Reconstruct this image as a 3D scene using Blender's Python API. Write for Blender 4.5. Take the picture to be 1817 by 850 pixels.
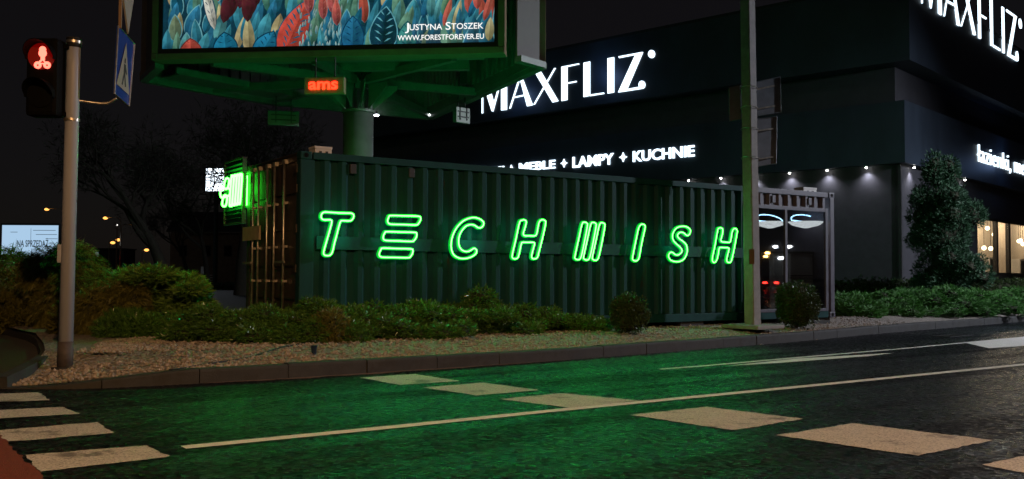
import bpy, bmesh, math, random
import numpy as np
from mathutils import Vector, Matrix
from mathutils.geometry import delaunay_2d_cdt

for o in list(bpy.data.objects):
    bpy.data.objects.remove(o)
SC = bpy.context.scene
COL = SC.collection
random.seed(7)

# ------------------------------------------------------------------ camera
FPX, PITCH, ROLL, CAMH = 1706.15, .0381, .0046, 1.22
cp, sp, cr, sr = math.cos(PITCH), math.sin(PITCH), math.cos(ROLL), math.sin(ROLL)
R0, F0, U0 = Vector((1, 0, 0)), Vector((0, cp, sp)), Vector((0, -sp, cp))
RC, UC = cr*R0 + sr*U0, -sr*R0 + cr*U0
cam = bpy.data.cameras.new('camera')
camo = bpy.data.objects.new('camera', cam)
COL.objects.link(camo)
cam.sensor_width = 36
cam.lens = FPX*36/1817
cam.clip_end = 3000
cam.clip_start = .1
m3 = Matrix((RC, UC, -F0)).transposed()
camo.matrix_world = Matrix.Translation((0, 0, CAMH)) @ m3.to_4x4()
SC.camera = camo
CAM = Vector((0, 0, CAMH))


def ray(x, y):
    dx, dy = x-908.5, y-425
    return (cr*dx+sr*dy)*R0 + FPX*F0 - (-sr*dx+cr*dy)*U0


def gp(x, y, z=0.):                       # photo direction -> where it meets the level z
    d = ray(x, y)
    return CAM + d*((z-CAMH)/d.z)


def gd(x, y, Y):                          # photo direction -> where it reaches distance Y
    d = ray(x, y)
    return CAM + d*(Y/d.y)


def gpl(x, y, p0, n):                     # photo direction -> plane
    d = ray(x, y)
    return CAM + d*((p0-CAM).dot(n)/d.dot(n))


# ------------------------------------------------------------------ world, sun, exposure
W = bpy.data.worlds.new('World')
SC.world = W
W.use_nodes = True
nt = W.node_tree
bg = nt.nodes['Background']
sky = nt.nodes.new('ShaderNodeTexSky')
sky.sky_type = 'NISHITA'
sky.sun_disc = False
SUN_EL, SUN_AZ = math.radians(34), math.radians(222)
sky.sun_elevation = SUN_EL
sky.sun_rotation = SUN_AZ
nt.links.new(sky.outputs[0], bg.inputs[0])
bg.inputs[1].default_value = .0006
glow = nt.nodes.new('ShaderNodeBackground')          # brownish city night sky
glow.inputs[0].default_value = (1., .68, .66, 1)
glow.inputs[1].default_value = .0036
add = nt.nodes.new('ShaderNodeAddShader')
nt.links.new(bg.outputs[0], add.inputs[0])
nt.links.new(glow.outputs[0], add.inputs[1])
nt.links.new(add.outputs[0], nt.nodes['World Output'].inputs[0])
sun = bpy.data.lights.new('moonlight', 'SUN')
sun.energy = .025
sun.angle = math.radians(.5)
sun.color = (1, .9, .75)
suno = bpy.data.objects.new('moonlight', sun)
COL.objects.link(suno)
sd = Vector((math.sin(SUN_AZ)*math.cos(SUN_EL), math.cos(SUN_AZ)*math.cos(SUN_EL), math.sin(SUN_EL)))
suno.rotation_euler = sd.to_track_quat('Z', 'Y').to_euler()
vs = SC.view_settings
vs.view_transform = 'Standard'
vs.look = 'None'
vs.exposure = 0
vs.gamma = 1
vs.use_curve_mapping = False
SC.cycles.use_denoising = True
SC.cycles.max_bounces = 6
SC.cycles.transparent_max_bounces = 8
SC.cycles.sample_clamp_indirect = 4
SC.cycles.sample_clamp_direct = 60
SC.cycles.caustics_reflective = False
SC.cycles.caustics_refractive = False

NEON = 25.        # strength of the green tubes
LAMP_W = 11500.    # warm street lamp by the crossing
LAMP_C = 15000.    # whiter street lamp further right


# ------------------------------------------------------------------ materials
def mat(name, col, rough=.6, metal=0., var=.25, scale=6., bump=0., bscale=40., spec=.5, stretch=None, coat=0., alt=None):
    m = bpy.data.materials.new(name)
    m.use_nodes = True
    n = m.node_tree.nodes
    L = m.node_tree.links
    b = n['Principled BSDF']
    b.inputs['Roughness'].default_value = rough
    b.inputs['Metallic'].default_value = metal
    b.inputs['Specular IOR Level'].default_value = spec
    b.inputs['Coat Weight'].default_value = coat
    tc = n.new('ShaderNodeTexCoord')
    mp = n.new('ShaderNodeMapping')
    L.new(tc.outputs['Object'], mp.inputs[0])
    if stretch:
        mp.inputs['Scale'].default_value = stretch
    no = n.new('ShaderNodeTexNoise')
    no.inputs['Scale'].default_value = scale
    no.inputs['Detail'].default_value = 6
    no.inputs['Roughness'].default_value = .65
    L.new(mp.outputs[0], no.inputs[0])
    cr_ = n.new('ShaderNodeValToRGB')
    c = np.array(col)
    c2 = np.array(alt) if alt else np.clip(c*(1+var), 0, 1)
    cr_.color_ramp.elements[0].position = .3
    cr_.color_ramp.elements[1].position = .7
    cr_.color_ramp.elements[0].color = (*(c*(1-var)), 1)
    cr_.color_ramp.elements[1].color = (*c2, 1)
    L.new(no.outputs[0], cr_.inputs[0])
    L.new(cr_.outputs[0], b.inputs['Base Color'])
    rr = n.new('ShaderNodeMapRange')
    rr.inputs['To Min'].default_value = max(.02, rough-.12)
    rr.inputs['To Max'].default_value = min(1, rough+.12)
    L.new(no.outputs[0], rr.inputs[0])
    L.new(rr.outputs[0], b.inputs['Roughness'])
    if bump:
        n2 = n.new('ShaderNodeTexNoise')
        n2.inputs['Scale'].default_value = bscale
        n2.inputs['Detail'].default_value = 4
        L.new(mp.outputs[0], n2.inputs[0])
        bp = n.new('ShaderNodeBump')
        bp.inputs['Strength'].default_value = bump
        bp.inputs['Distance'].default_value = .02
        L.new(n2.outputs[0], bp.inputs['Height'])
        L.new(bp.outputs[0], b.inputs['Normal'])
    return m


def emis(name, col, strength, base=(.02, .02, .02)):
    m = bpy.data.materials.new(name)
    m.use_nodes = True
    b = m.node_tree.nodes['Principled BSDF']
    b.inputs['Base Color'].default_value = (*base, 1)
    b.inputs['Roughness'].default_value = .4
    b.inputs['Emission Color'].default_value = (*col, 1)
    b.inputs['Emission Strength'].default_value = strength
    return m


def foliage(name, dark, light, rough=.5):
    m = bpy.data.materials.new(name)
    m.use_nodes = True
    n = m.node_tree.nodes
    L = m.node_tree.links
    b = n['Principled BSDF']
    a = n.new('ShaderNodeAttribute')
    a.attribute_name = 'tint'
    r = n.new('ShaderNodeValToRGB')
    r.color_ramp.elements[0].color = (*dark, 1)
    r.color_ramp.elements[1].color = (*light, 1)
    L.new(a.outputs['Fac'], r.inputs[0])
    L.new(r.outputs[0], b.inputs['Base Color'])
    b.inputs['Roughness'].default_value = rough
    b.inputs['Specular IOR Level'].default_value = .5
    return m


def road_material():
    m = bpy.data.materials.new('wet_asphalt')
    m.use_nodes = True
    n = m.node_tree.nodes
    L = m.node_tree.links
    b = n['Principled BSDF']
    tc = n.new('ShaderNodeTexCoord')
    mp = n.new('ShaderNodeMapping')                      # along the carriageway
    mp.inputs['Rotation'].default_value = (0, 0, -math.radians(37))
    L.new(tc.outputs['Object'], mp.inputs[0])
    b.inputs['Specular IOR Level'].default_value = .32
    big = n.new('ShaderNodeTexNoise')
    big.inputs['Scale'].default_value = .9
    big.inputs['Detail'].default_value = 6
    st = n.new('ShaderNodeMapping')
    st.inputs['Scale'].default_value = (.16, 1.5, 1)
    L.new(mp.outputs[0], st.inputs[0])
    L.new(st.outputs[0], big.inputs[0])
    agg = n.new('ShaderNodeTexVoronoi')
    agg.inputs['Scale'].default_value = 24
    L.new(tc.outputs['Object'], agg.inputs[0])
    sep = n.new('ShaderNodeSeparateColor')
    L.new(agg.outputs['Color'], sep.inputs[0])
    r = n.new('ShaderNodeValToRGB')
    r.color_ramp.elements[0].position = .1
    r.color_ramp.elements[1].position = 1.
    r.color_ramp.elements[0].color = (.002, .002, .003, 1)
    r.color_ramp.elements[1].color = (.018, .019, .023, 1)
    L.new(sep.outputs[0], r.inputs[0])
    r2 = n.new('ShaderNodeMapRange')
    r2.inputs['From Min'].default_value = .33
    r2.inputs['From Max'].default_value = .67
    r2.inputs['To Min'].default_value = .4
    r2.inputs['To Max'].default_value = 1.25
    L.new(big.outputs[0], r2.inputs[0])
    mx = n.new('ShaderNodeVectorMath')
    mx.operation = 'SCALE'
    L.new(r.outputs[0], mx.inputs[0])
    L.new(r2.outputs[0], mx.inputs['Scale'])
    L.new(mx.outputs[0], b.inputs['Base Color'])
    rg = n.new('ShaderNodeMapRange')
    rg.inputs['From Min'].default_value = .33
    rg.inputs['From Max'].default_value = .67
    rg.inputs['To Min'].default_value = -.08
    rg.inputs['To Max'].default_value = .12
    L.new(big.outputs[0], rg.inputs[0])
    rc = n.new('ShaderNodeMapRange')
    rc.inputs['To Min'].default_value = .12
    rc.inputs['To Max'].default_value = .5
    L.new(sep.outputs[1], rc.inputs[0])
    ra_ = n.new('ShaderNodeMath')
    ra_.operation = 'ADD'
    L.new(rg.outputs[0], ra_.inputs[0])
    L.new(rc.outputs[0], ra_.inputs[1])
    L.new(ra_.outputs[0], b.inputs['Roughness'])
    sm_ = n.new('ShaderNodeMapRange')
    sm_.inputs['From Min'].default_value = .40
    sm_.inputs['From Max'].default_value = .56
    sm_.inputs['To Min'].default_value = .34
    sm_.inputs['To Max'].default_value = .04
    L.new(big.outputs[0], sm_.inputs[0])
    sc_ = n.new('ShaderNodeMapRange')               # some stones polished and wet, others dull
    sc_.inputs['From Min'].default_value = .25
    sc_.inputs['From Max'].default_value = .95
    sc_.inputs['To Min'].default_value = .25
    sc_.inputs['To Max'].default_value = 1.9
    L.new(sep.outputs[2], sc_.inputs[0])
    ms_ = n.new('ShaderNodeMath')
    ms_.operation = 'MULTIPLY'
    L.new(sm_.outputs[0], ms_.inputs[0])
    L.new(sc_.outputs[0], ms_.inputs[1])
    L.new(ms_.outputs[0], b.inputs['Specular IOR Level'])
    fine = n.new('ShaderNodeTexNoise')
    fine.inputs['Scale'].default_value = 22
    fine.inputs['Detail'].default_value = 5
    fine.inputs['Roughness'].default_value = .7
    L.new(tc.outputs['Object'], fine.inputs[0])
    ad = n.new('ShaderNodeMath')
    ad.operation = 'ADD'
    L.new(agg.outputs['Distance'], ad.inputs[0])
    L.new(fine.outputs[0], ad.inputs[1])
    bp = n.new('ShaderNodeBump')
    bp.inputs['Strength'].default_value = .85
    bp.inputs['Distance'].default_value = .02
    L.new(ad.outputs[0], bp.inputs['Height'])
    L.new(bp.outputs[0], b.inputs['Normal'])
    return m


def paint_material(name='road_paint', col=(.62, .58, .52), wear=.42):
    m = mat(name, col, .55, var=.12, scale=9, bump=.6, bscale=90)
    n = m.node_tree.nodes
    L = m.node_tree.links
    b = n['Principled BSDF']
    src = b.inputs['Base Color'].links[0].from_socket
    tc = n.new('ShaderNodeTexCoord')
    no = n.new('ShaderNodeTexNoise')
    no.inputs['Scale'].default_value = 55
    no.inputs['Detail'].default_value = 8
    no.inputs['Roughness'].default_value = .75
    L.new(tc.outputs['Object'], no.inputs[0])
    rp = n.new('ShaderNodeMapRange')
    rp.inputs['From Min'].default_value = wear-.07
    rp.inputs['From Max'].default_value = wear+.03
    L.new(no.outputs[0], rp.inputs[0])
    mx = n.new('ShaderNodeMix')
    mx.data_type = 'RGBA'
    mx.inputs['A'].default_value = (.07, .065, .06, 1)
    L.new(rp.outputs[0], mx.inputs['Factor'])
    L.new(src, mx.inputs['B'])
    L.new(mx.outputs['Result'], b.inputs['Base Color'])
    return m


def gravel_material():
    m = bpy.data.materials.new('gravel')
    m.use_nodes = True
    n = m.node_tree.nodes
    L = m.node_tree.links
    b = n['Principled BSDF']
    tc = n.new('ShaderNodeTexCoord')
    v = n.new('ShaderNodeTexVoronoi')
    v.inputs['Scale'].default_value = 26
    L.new(tc.outputs['Object'], v.inputs[0])
    r = n.new('ShaderNodeValToRGB')
    r.color_ramp.elements[0].color = (.10, .085, .07, 1)
    r.color_ramp.elements[1].color = (.36, .32, .28, 1)
    L.new(v.outputs['Color'], r.inputs[0])
    L.new(r.outputs[0], b.inputs['Base Color'])
    b.inputs['Roughness'].default_value = .7
    bp = n.new('ShaderNodeBump')
    bp.inputs['Strength'].default_value = 1
    bp.inputs['Distance'].default_value = .03
    bp.invert = True
    L.new(v.outputs['Distance'], bp.inputs['Height'])
    L.new(bp.outputs[0], b.inputs['Normal'])
    return m


def glass_material(name, tint=(.6, .65, .7), refl=1.):
    m = bpy.data.materials.new(name)
    m.use_nodes = True
    n = m.node_tree.nodes
    L = m.node_tree.links
    n.remove(n['Principled BSDF'])
    t = n.new('ShaderNodeBsdfTransparent')
    t.inputs[0].default_value = (*tint, 1)
    g = n.new('ShaderNodeBsdfGlossy')
    g.inputs['Roughness'].default_value = .015
    no = n.new('ShaderNodeTexNoise')
    no.inputs['Scale'].default_value = 1.3
    tc = n.new('ShaderNodeTexCoord')
    L.new(tc.outputs['Object'], no.inputs[0])
    bp = n.new('ShaderNodeBump')
    bp.inputs['Strength'].default_value = .0015
    bp.inputs['Distance'].default_value = .02
    L.new(no.outputs[0], bp.inputs['Height'])
    L.new(bp.outputs[0], g.inputs['Normal'])
    mx = n.new('ShaderNodeMixShader')
    mx.inputs[0].default_value = refl
    L.new(t.outputs[0], mx.inputs[1])
    L.new(g.outputs[0], mx.inputs[2])
    L.new(mx.outputs[0], n['Material Output'].inputs[0])
    return m


M = dict(
    road=road_material(), paint=paint_material(wear=.46), gravel=gravel_material(),
    line=paint_material('line_paint', (.8, .78, .74), .36),
    red=mat('red_asphalt', (.17, .035, .022), .7, var=.3, scale=30, bump=.5, bscale=120),
    kerb=mat('kerb_concrete', (.027, .027, .027), .8, var=.4, scale=5, bump=.3, bscale=60),
    path=mat('path_asphalt', (.06, .056, .05), .75, var=.4, scale=14, bump=.6, bscale=120),
    lot=mat('parking_asphalt', (.07, .07, .07), .6, var=.3, scale=2, bump=.4, bscale=60),
    ground=mat('dark_ground', (.045, .045, .035), .9, var=.4, scale=3),
    stone=mat('pebble', (.24, .2, .17), .65, var=.5, scale=9, alt=(.42, .36, .3)),
    cont=mat('container_paint', (.004, .042, .044), .62, var=.25, scale=3, bump=.06, bscale=30, stretch=(1, 1, .4), spec=.18),
    door=mat('door_paint', (.03, .022, .015), .55, var=.5, scale=5, bump=.1, bscale=30, stretch=(1, 1, .5)),
    frame=mat('purple_grey_steel', (.075, .07, .095), .5, var=.2, scale=4),
    galv=mat('galvanised_steel', (.5, .45, .38), .38, metal=.9, var=.3, scale=14),
    rubber=mat('black_rubber', (.012, .012, .012), .6),
    dark=mat('dark_steel', (.03, .03, .032), .55, metal=.2, scale=5),
    black=mat('black_plastic', (.003, .003, .003), .7, spec=.08),
    pole=mat('painted_pole', (.34, .36, .42), .48, var=.14, scale=3, stretch=(1, 1, .15)),
    concrete=mat('pole_concrete', (.21, .20, .19), .85, var=.22, scale=6, bump=.25, bscale=70),
    bbframe=mat('tan_frame', (.30, .20, .125), .5, var=.18, scale=3),
    bbdark=mat('maroon_frame', (.045, .012, .012), .5, scale=3),
    bbpanel=mat('beige_panel', (.14, .13, .115), .6, var=.12, scale=2),
    bbsteel=mat('galvanised_sheet', (.2, .22, .2), .5, metal=.25, var=.2, scale=4),
    bbpole=mat('column_paint', (.17, .19, .17), .45, var=.25, scale=1.6),
    clad=mat('dark_cladding', (.027, .040, .058), .48, var=.35, scale=.5, stretch=(1, 1, .5)),
    clad2=mat('dark_plaster', (.045, .046, .055), .8, var=.2, scale=3),
    white=mat('white_plastic', (.55, .53, .5), .5, var=.1, scale=4),
    signback=mat('aluminium_sign_back', (.17, .19, .22), .5, metal=.35, var=.2, scale=4),
    tan=mat('tan_board', (.33, .25, .16), .7, var=.25, scale=5),
    bark=mat('bark', (.035, .028, .02), .9, var=.4, scale=8, bump=.6, bscale=25),
    juniper=foliage('juniper_green', (.024, .075, .012), (.125, .25, .045), .22),
    gold=foliage('golden_cypress', (.05, .05, .008), (.2, .19, .03)),
    layered=foliage('layered_green', (.025, .08, .015), (.23, .38, .06), .4),
    mat_juniper=foliage('mat_juniper_green', (.02, .095, .016), (.12, .37, .06), .6),
    box=foliage('boxwood_green', (.022, .045, .012), (.06, .1, .025), .4),
    conifer=foliage('conifer_green', (.014, .055, .026), (.06, .16, .075), .6),
    twig=foliage('dark_twigs', (.02, .018, .014), (.05, .045, .03), .8),
    neon=emis('neon_core', (.036, 1, .033), NEON),
    added_rear_neon=emis('added_rear_neon', (.02, 1, .22), 66),
    neon_halo=emis('halo_green', (.0, .62, .035), 1.),  # halo of the tubes as a dim green glow
    red_led=emis('red_signal', (1, .1, .065), 5),
    red_lens=emis('red_lens', (1, .0, .0), .12),
    tail=emis('tail_light', (1, .03, .02), 14),
    red_txt=emis('red_neon', (1, .02, .006), 7),
    sign=emis('white_sign_light', (.72, .88, 1), 2.4),
    sign_hot=emis('white_screen', (.8, .9, 1), 5),
    warmlamp=emis('sodium_lamp', (1, .42, .09), 2.3),
    nearlamp=emis('sodium_lamp_near', (1, .5, .15), 40),
    whitelamp=emis('led_lamp', (.9, .95, 1), 14),
    ring=emis('glow_ring_light', (.4, .72, 1), 12),
    glow=emis('lamp_diffuser', (1, .97, .9), 2.6),
    glass=glass_material('window_glass', (.62, .66, .7), .36),
    shopglass=glass_material('shop_glass', (.92, .92, .9), .06),
    blue=mat('sign_blue', (.004, .035, .26), .35, var=.08),
    signwhite=mat('sign_white', (.34, .32, .28), .4, var=.08),
    interior=mat('showroom_wall', (.55, .47, .38), .8, var=.1),
    ctrl=mat('container_interior', (.2, .2, .2), .7),
)


def weather(m, col, scale, thr, stretch):
    n = m.node_tree.nodes
    L = m.node_tree.links
    b = n['Principled BSDF']
    src = b.inputs['Base Color'].links[0].from_socket
    tc = n.new('ShaderNodeTexCoord')
    mp = n.new('ShaderNodeMapping')
    mp.inputs['Scale'].default_value = stretch
    L.new(tc.outputs['Object'], mp.inputs[0])
    no = n.new('ShaderNodeTexNoise')
    no.inputs['Scale'].default_value = scale
    no.inputs['Detail'].default_value = 9
    no.inputs['Roughness'].default_value = .7
    L.new(mp.outputs[0], no.inputs[0])
    r = n.new('ShaderNodeMapRange')
    r.inputs['From Min'].default_value = thr
    r.inputs['From Max'].default_value = thr+.07
    r.inputs['To Max'].default_value = .8
    L.new(no.outputs[0], r.inputs[0])
    mx = n.new('ShaderNodeMix')
    mx.data_type = 'RGBA'
    mx.inputs['B'].default_value = (*col, 1)
    L.new(r.outputs[0], mx.inputs['Factor'])
    L.new(src, mx.inputs['A'])
    L.new(mx.outputs['Result'], b.inputs['Base Color'])


weather(M['cont'], (.03, .02, .012), 3.2, .62, (2.2, 2.2, .5))
weather(M['door'], (.06, .03, .012), 4, .58, (1, 1, .6))
weather(M['kerb'], (.02, .018, .014), 4, .52, (1, 1, 1))
weather(M['paint'], (.10, .09, .08), 2.2, .56, (1, 1, 1))

# ------------------------------------------------------------------ mesh helpers
class MB:
    def __init__(s):
        s.v, s.f = [], []

    def add(s, vs_, fs_):
        o = len(s.v)
        s.v += [tuple(p) for p in vs_]
        s.f += [tuple(i+o for i in f) for f in fs_]
        return s

    def box(s, a, b, mtx=None):
        (x0, y0, z0), (x1, y1, z1) = a, b
        p = [Vector(q) for q in ((x0, y0, z0), (x1, y0, z0), (x1, y1, z0), (x0, y1, z0), (x0, y0, z1), (x1, y0, z1), (x1, y1, z1), (x0, y1, z1))]
        if mtx:
            p = [mtx @ q for q in p]
        return s.add(p, [(0, 3, 2, 1), (4, 5, 6, 7), (0, 1, 5, 4), (1, 2, 6, 5), (2, 3, 7, 6), (3, 0, 4, 7)])

    def beam(s, p, q, w, h, up=Vector((0, 0, 1))):
        p, q = Vector(p), Vector(q)
        d = (q-p).normalized()
        if abs(d.dot(up)) > .98:
            up = Vector((0, 1, 0))
        r = d.cross(up).normalized()
        u = r.cross(d)
        vv = []
        for e in (p, q):
            for a, b in ((-1, -1), (1, -1), (1, 1), (-1, 1)):
                vv.append(e + r*(a*w/2) + u*(b*h/2))
        return s.add(vv, [(0, 1, 2, 3), (7, 6, 5, 4), (0, 4, 5, 1), (1, 5, 6, 2), (2, 6, 7, 3), (3, 7, 4, 0)])

    def tube(s, pts, rad, n=8, closed=False, cap=True):
        pts = [Vector(p) for p in pts]
        k = len(pts)
        rads = rad if hasattr(rad, '__len__') else [rad]*k
        prev = None
        rings = []
        for i, p in enumerate(pts):
            if closed:
                t = pts[(i+1) % k]-pts[i-1]
            else:
                t = pts[min(i+1, k-1)]-pts[max(i-1, 0)]
            t = t.normalized() if t.length > 1e-9 else Vector((0, 0, 1))
            if prev is None:
                a = Vector((0, 0, 1)) if abs(t.z) < .9 else Vector((1, 0, 0))
                prev = t.cross(a).normalized()
            else:
                prev = (prev - t*prev.dot(t))
                prev = prev.normalized() if prev.length > 1e-6 else t.orthogonal().normalized()
            b = t.cross(prev)
            rings.append([p+(prev*math.cos(2*math.pi*j/n)+b*math.sin(2*math.pi*j/n))*rads[i] for j in range(n)])
        vv = [q for r in rings for q in r]
        ff = []
        for i in range(k if closed else k-1):
            a, b = i*n, ((i+1) % k)*n
            for j in range(n):
                j2 = (j+1) % n
                ff.append((a+j, a+j2, b+j2, b+j))
        if cap and not closed:
            ff.append(tuple(range(n))[::-1])
            ff.append(tuple((k-1)*n+j for j in range(n)))
        return s.add(vv, ff)

    def prism(s, poly, ext):              # planar polygon extruded by vector ext
        n = len(poly)
        ext = Vector(ext)
        a = [Vector(p) for p in poly]
        return s.add(a+[p+ext for p in a], [tuple(range(n))[::-1], tuple(range(n, 2*n))] + [(i, (i+1) % n, n+(i+1) % n, n+i) for i in range(n)])

    def sphere(s, c, r, nu=14, nv=8, sc=(1, 1, 1)):
        c = Vector(c)
        vv = []
        for i in range(nv+1):
            th = math.pi*i/nv
            for j in range(nu):
                ph = 2*math.pi*j/nu
                vv.append(c+Vector((r*sc[0]*math.sin(th)*math.cos(ph), r*sc[1]*math.sin(th)*math.sin(ph), r*sc[2]*math.cos(th))))
        ff = []
        for i in range(nv):
            for j in range(nu):
                j2 = (j+1) % nu
                ff.append((i*nu+j, (i+1)*nu+j, (i+1)*nu+j2, i*nu+j2))
        return s.add(vv, ff)

    def build(s, name, m, parent=None, smooth=False, bevel=0.):
        me = bpy.data.meshes.new(name)
        me.from_pydata([tuple(p) for p in s.v], [], s.f)
        if bevel:
            bm = bmesh.new()
            bm.from_mesh(me)
            bmesh.ops.recalc_face_normals(bm, faces=bm.faces)
            ed = [e for e in bm.edges if len(e.link_faces) == 2 and e.calc_face_angle(0) > .6]
            bmesh.ops.bevel(bm, geom=ed, offset=bevel, segments=2, affect='EDGES', profile=.6, clamp_overlap=True)
            bm.to_mesh(me)
            bm.free()
        else:
            bm = bmesh.new()
            bm.from_mesh(me)
            bmesh.ops.recalc_face_normals(bm, faces=bm.faces)
            bm.to_mesh(me)
            bm.free()
        if smooth:
            me.polygons.foreach_set('use_smooth', [True]*len(me.polygons))
        me.materials.append(m)
        o = bpy.data.objects.new(name, me)
        COL.objects.link(o)
        if parent:
            o.parent = parent
        return o


def build_split(mb, name, m, parent, bevel=0.):
    n = len(mb.v)
    par = list(range(n))

    def find(i):
        while par[i] != i:
            par[i] = par[par[i]]
            i = par[i]
        return i
    for f in mb.f:
        for i in f[1:]:
            par[find(i)] = find(f[0])
    groups = {}
    for f in mb.f:
        groups.setdefault(find(f[0]), []).append(f)
    out = []
    for fs in groups.values():
        ids = sorted({i for f in fs for i in f})
        mp = {i: k for k, i in enumerate(ids)}
        o = MB()
        o.add([mb.v[i] for i in ids], [tuple(mp[i] for i in f) for f in fs])
        out.append(o.build(name, m, parent, bevel=bevel))
    return out


def tag(o, label, cat, group=None):
    o['label'] = label
    o['category'] = cat
    if group:
        o['group'] = group
    return o


def thing(name, label, cat, loc=(0, 0, 0), rz=0., group=None):
    o = bpy.data.objects.new(name, None)
    o.empty_display_size = .2
    COL.objects.link(o)
    o.location = loc
    o.rotation_euler = (0, 0, rz)
    return tag(o, label, cat, group)


def struct(o, kind='structure'):
    o['kind'] = kind
    return o


def locm(loc, rz):                         # world -> local of a thing
    return (Matrix.Translation(loc) @ Matrix.Rotation(rz, 4, 'Z')).inverted()


def smooth_path(pts, per=6, closed=True):
    pts = [Vector(p) for p in pts]
    n = len(pts)
    out = []
    rng = range(n) if closed else range(n-1)
    for i in rng:
        if closed:
            a, b, c, d = pts[i-1], pts[i], pts[(i+1) % n], pts[(i+2) % n]
        else:
            a, b, c, d = pts[max(i-1, 0)], pts[i], pts[i+1], pts[min(i+2, n-1)]
        for k in range(per):
            t = k/per
            out.append(.5*((2*b)+(c-a)*t+(2*a-5*b+4*c-d)*t*t+(3*b-a-3*c+d)*t**3))
    if not closed:
        out.append(pts[-1])
    return out


def text_mesh(body, size=1., offset=0., shear=0., spacing=1.):
    c = bpy.data.curves.new('lettering', 'FONT')
    c.body = body
    c.size = size
    c.offset = offset
    c.shear = shear
    c.space_character = spacing
    c.resolution_u = 3
    o = bpy.data.objects.new('lettering', c)
    COL.objects.link(o)
    bpy.context.view_layer.update()
    me = bpy.data.meshes.new_from_object(o.evaluated_get(bpy.context.evaluated_depsgraph_get()))
    vv = [Vector(v.co) for v in me.vertices]
    ff = [tuple(p.vertices) for p in me.polygons]
    bpy.data.objects.remove(o)
    bpy.data.curves.remove(c)
    bpy.data.meshes.remove(me)
    return vv, ff


def text_on(body, o, ux, uz, width, cap, depth, offset=0., capline='H'):
    """lettering with lower left o, running along ux for width, capital height cap along uz; returns MB"""
    vv, ff = text_mesh(body, 1., offset)
    x0, x1 = min(v.x for v in vv), max(v.x for v in vv)
    ch, _ = text_mesh(capline, 1., offset)
    hc = max(v.y for v in ch)-min(v.y for v in ch)
    b0 = min(v.y for v in ch)
    ux, uz = Vector(ux).normalized(), Vector(uz).normalized()
    nn = ux.cross(uz)
    o = Vector(o)
    out = MB()
    base = [o+ux*((v.x-x0)/(x1-x0)*width)+uz*((v.y-b0)/hc*cap) for v in vv]
    n = len(base)
    top = [p+nn*depth for p in base]
    edges = {}
    for f in ff:
        for a, b in zip(f, f[1:]+f[:1]):
            if (b, a) in edges:
                edges.pop((b, a))
            else:
                edges[(a, b)] = 1
    out.add(base+top, [f[::-1] for f in ff]+[tuple(i+n for i in f) for f in ff]+[(a, b, b+n, a+n) for a, b in edges])
    return out


# ------------------------------------------------------------------ ground, road, markings
def sheet(name, pts, z, m):
    return struct(MB().add([(p[0], p[1], z) for p in pts], [tuple(range(len(pts)))]).build(name, m))


sheet('ground', [(-900, -300), (900, -300), (900, 1500), (-900, 1500)], -.03, M['ground'])
sheet('road', [(-70, -40), (120, -40), (120, 120), (-70, 40)], 0., M['road'])

KERB = [(-5.4, 10.24), (-4.6, 10.27), (-3.8, 10.66), (-3.05, 11.13), (-2.27, 11.70), (-.75, 12.86), (.77, 14.06), (2.8, 15.92), (5.55, 18.5), (8.6, 21.65), (14.4, 27.2), (24, 36.5), (46, 58)]
KS = smooth_path([(a, b, 0) for a, b in KERB], 5, False)


def kz(i, p):
    return min(.17, max(.012, (p.x+5.3)/1.7*.17))


dense = []
for p, q in zip(KS[:-1], KS[1:]):
    k = max(1, int((q-p).length/.05))
    dense += [p.lerp(q, i/k) for i in range(k)]
mb = MB()
run, acc = [dense[0]], 0.
rk = random.Random(4)


def kerb_stone(run):
    jz = rk.uniform(-.006, .006)
    jn = rk.uniform(-.006, .006)
    sel = [run[int(i*(len(run)-1)/4)] for i in range(5)]
    secs = []
    for j, p in enumerate(sel):
        d = (sel[min(j+1, 4)]-sel[max(j-1, 0)]).normalized()
        if j == 0:
            p = p+d*.006
        if j == 4:
            p = p-d*.006
        n = Vector((-d.y, d.x, 0))
        z = max(.014, kz(0, p)+jz)
        p = p+n*jn
        secs.append([p+Vector((0, 0, -.02)), p+n*.004+Vector((0, 0, z*.8)), p+n*.012+Vector((0, 0, z-.006)), p+n*.03+Vector((0, 0, z)), p+n*.15+Vector((0, 0, z)), p+n*.15+Vector((0, 0, -.02))])
    vv = [v for sc_ in secs for v in sc_]
    ff = [(i*6+k, i*6+6+k, i*6+7+k, i*6+1+k) for i in range(4) for k in range(5)]
    mb.add(vv, ff+[(0, 1, 2, 3, 4, 5), (29, 28, 27, 26, 25, 24)])


for p in dense[1:]:
    acc += (p-run[-1]).length
    run.append(p)
    if acc > 1.0:
        kerb_stone(run)
        run, acc = [p], 0.
struct(mb.build('kerb', M['kerb']))
# gutter of silt along the kerb
mb = MB()
for i in range(12, 30):
    p, q = KS[i], KS[i+1]
    d = (q-p).normalized()
    n = Vector((d.y, -d.x, 0))
    w0, w1 = [.02+.16*max(0, math.sin((j-12)/18*math.pi))*(.7+.3*math.sin(j*2.1)) for j in (i, i+1)]
    mb.add([p+Vector((0, 0, .004)), q+Vector((0, 0, .004)), q+n*w1+Vector((0, 0, .004)), p+n*w0+Vector((0, 0, .004))], [(0, 1, 2, 3)])
struct(mb.build('gutter_silt', mat('silt', (.13, .085, .055), .9, var=.4, scale=30)))

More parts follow.
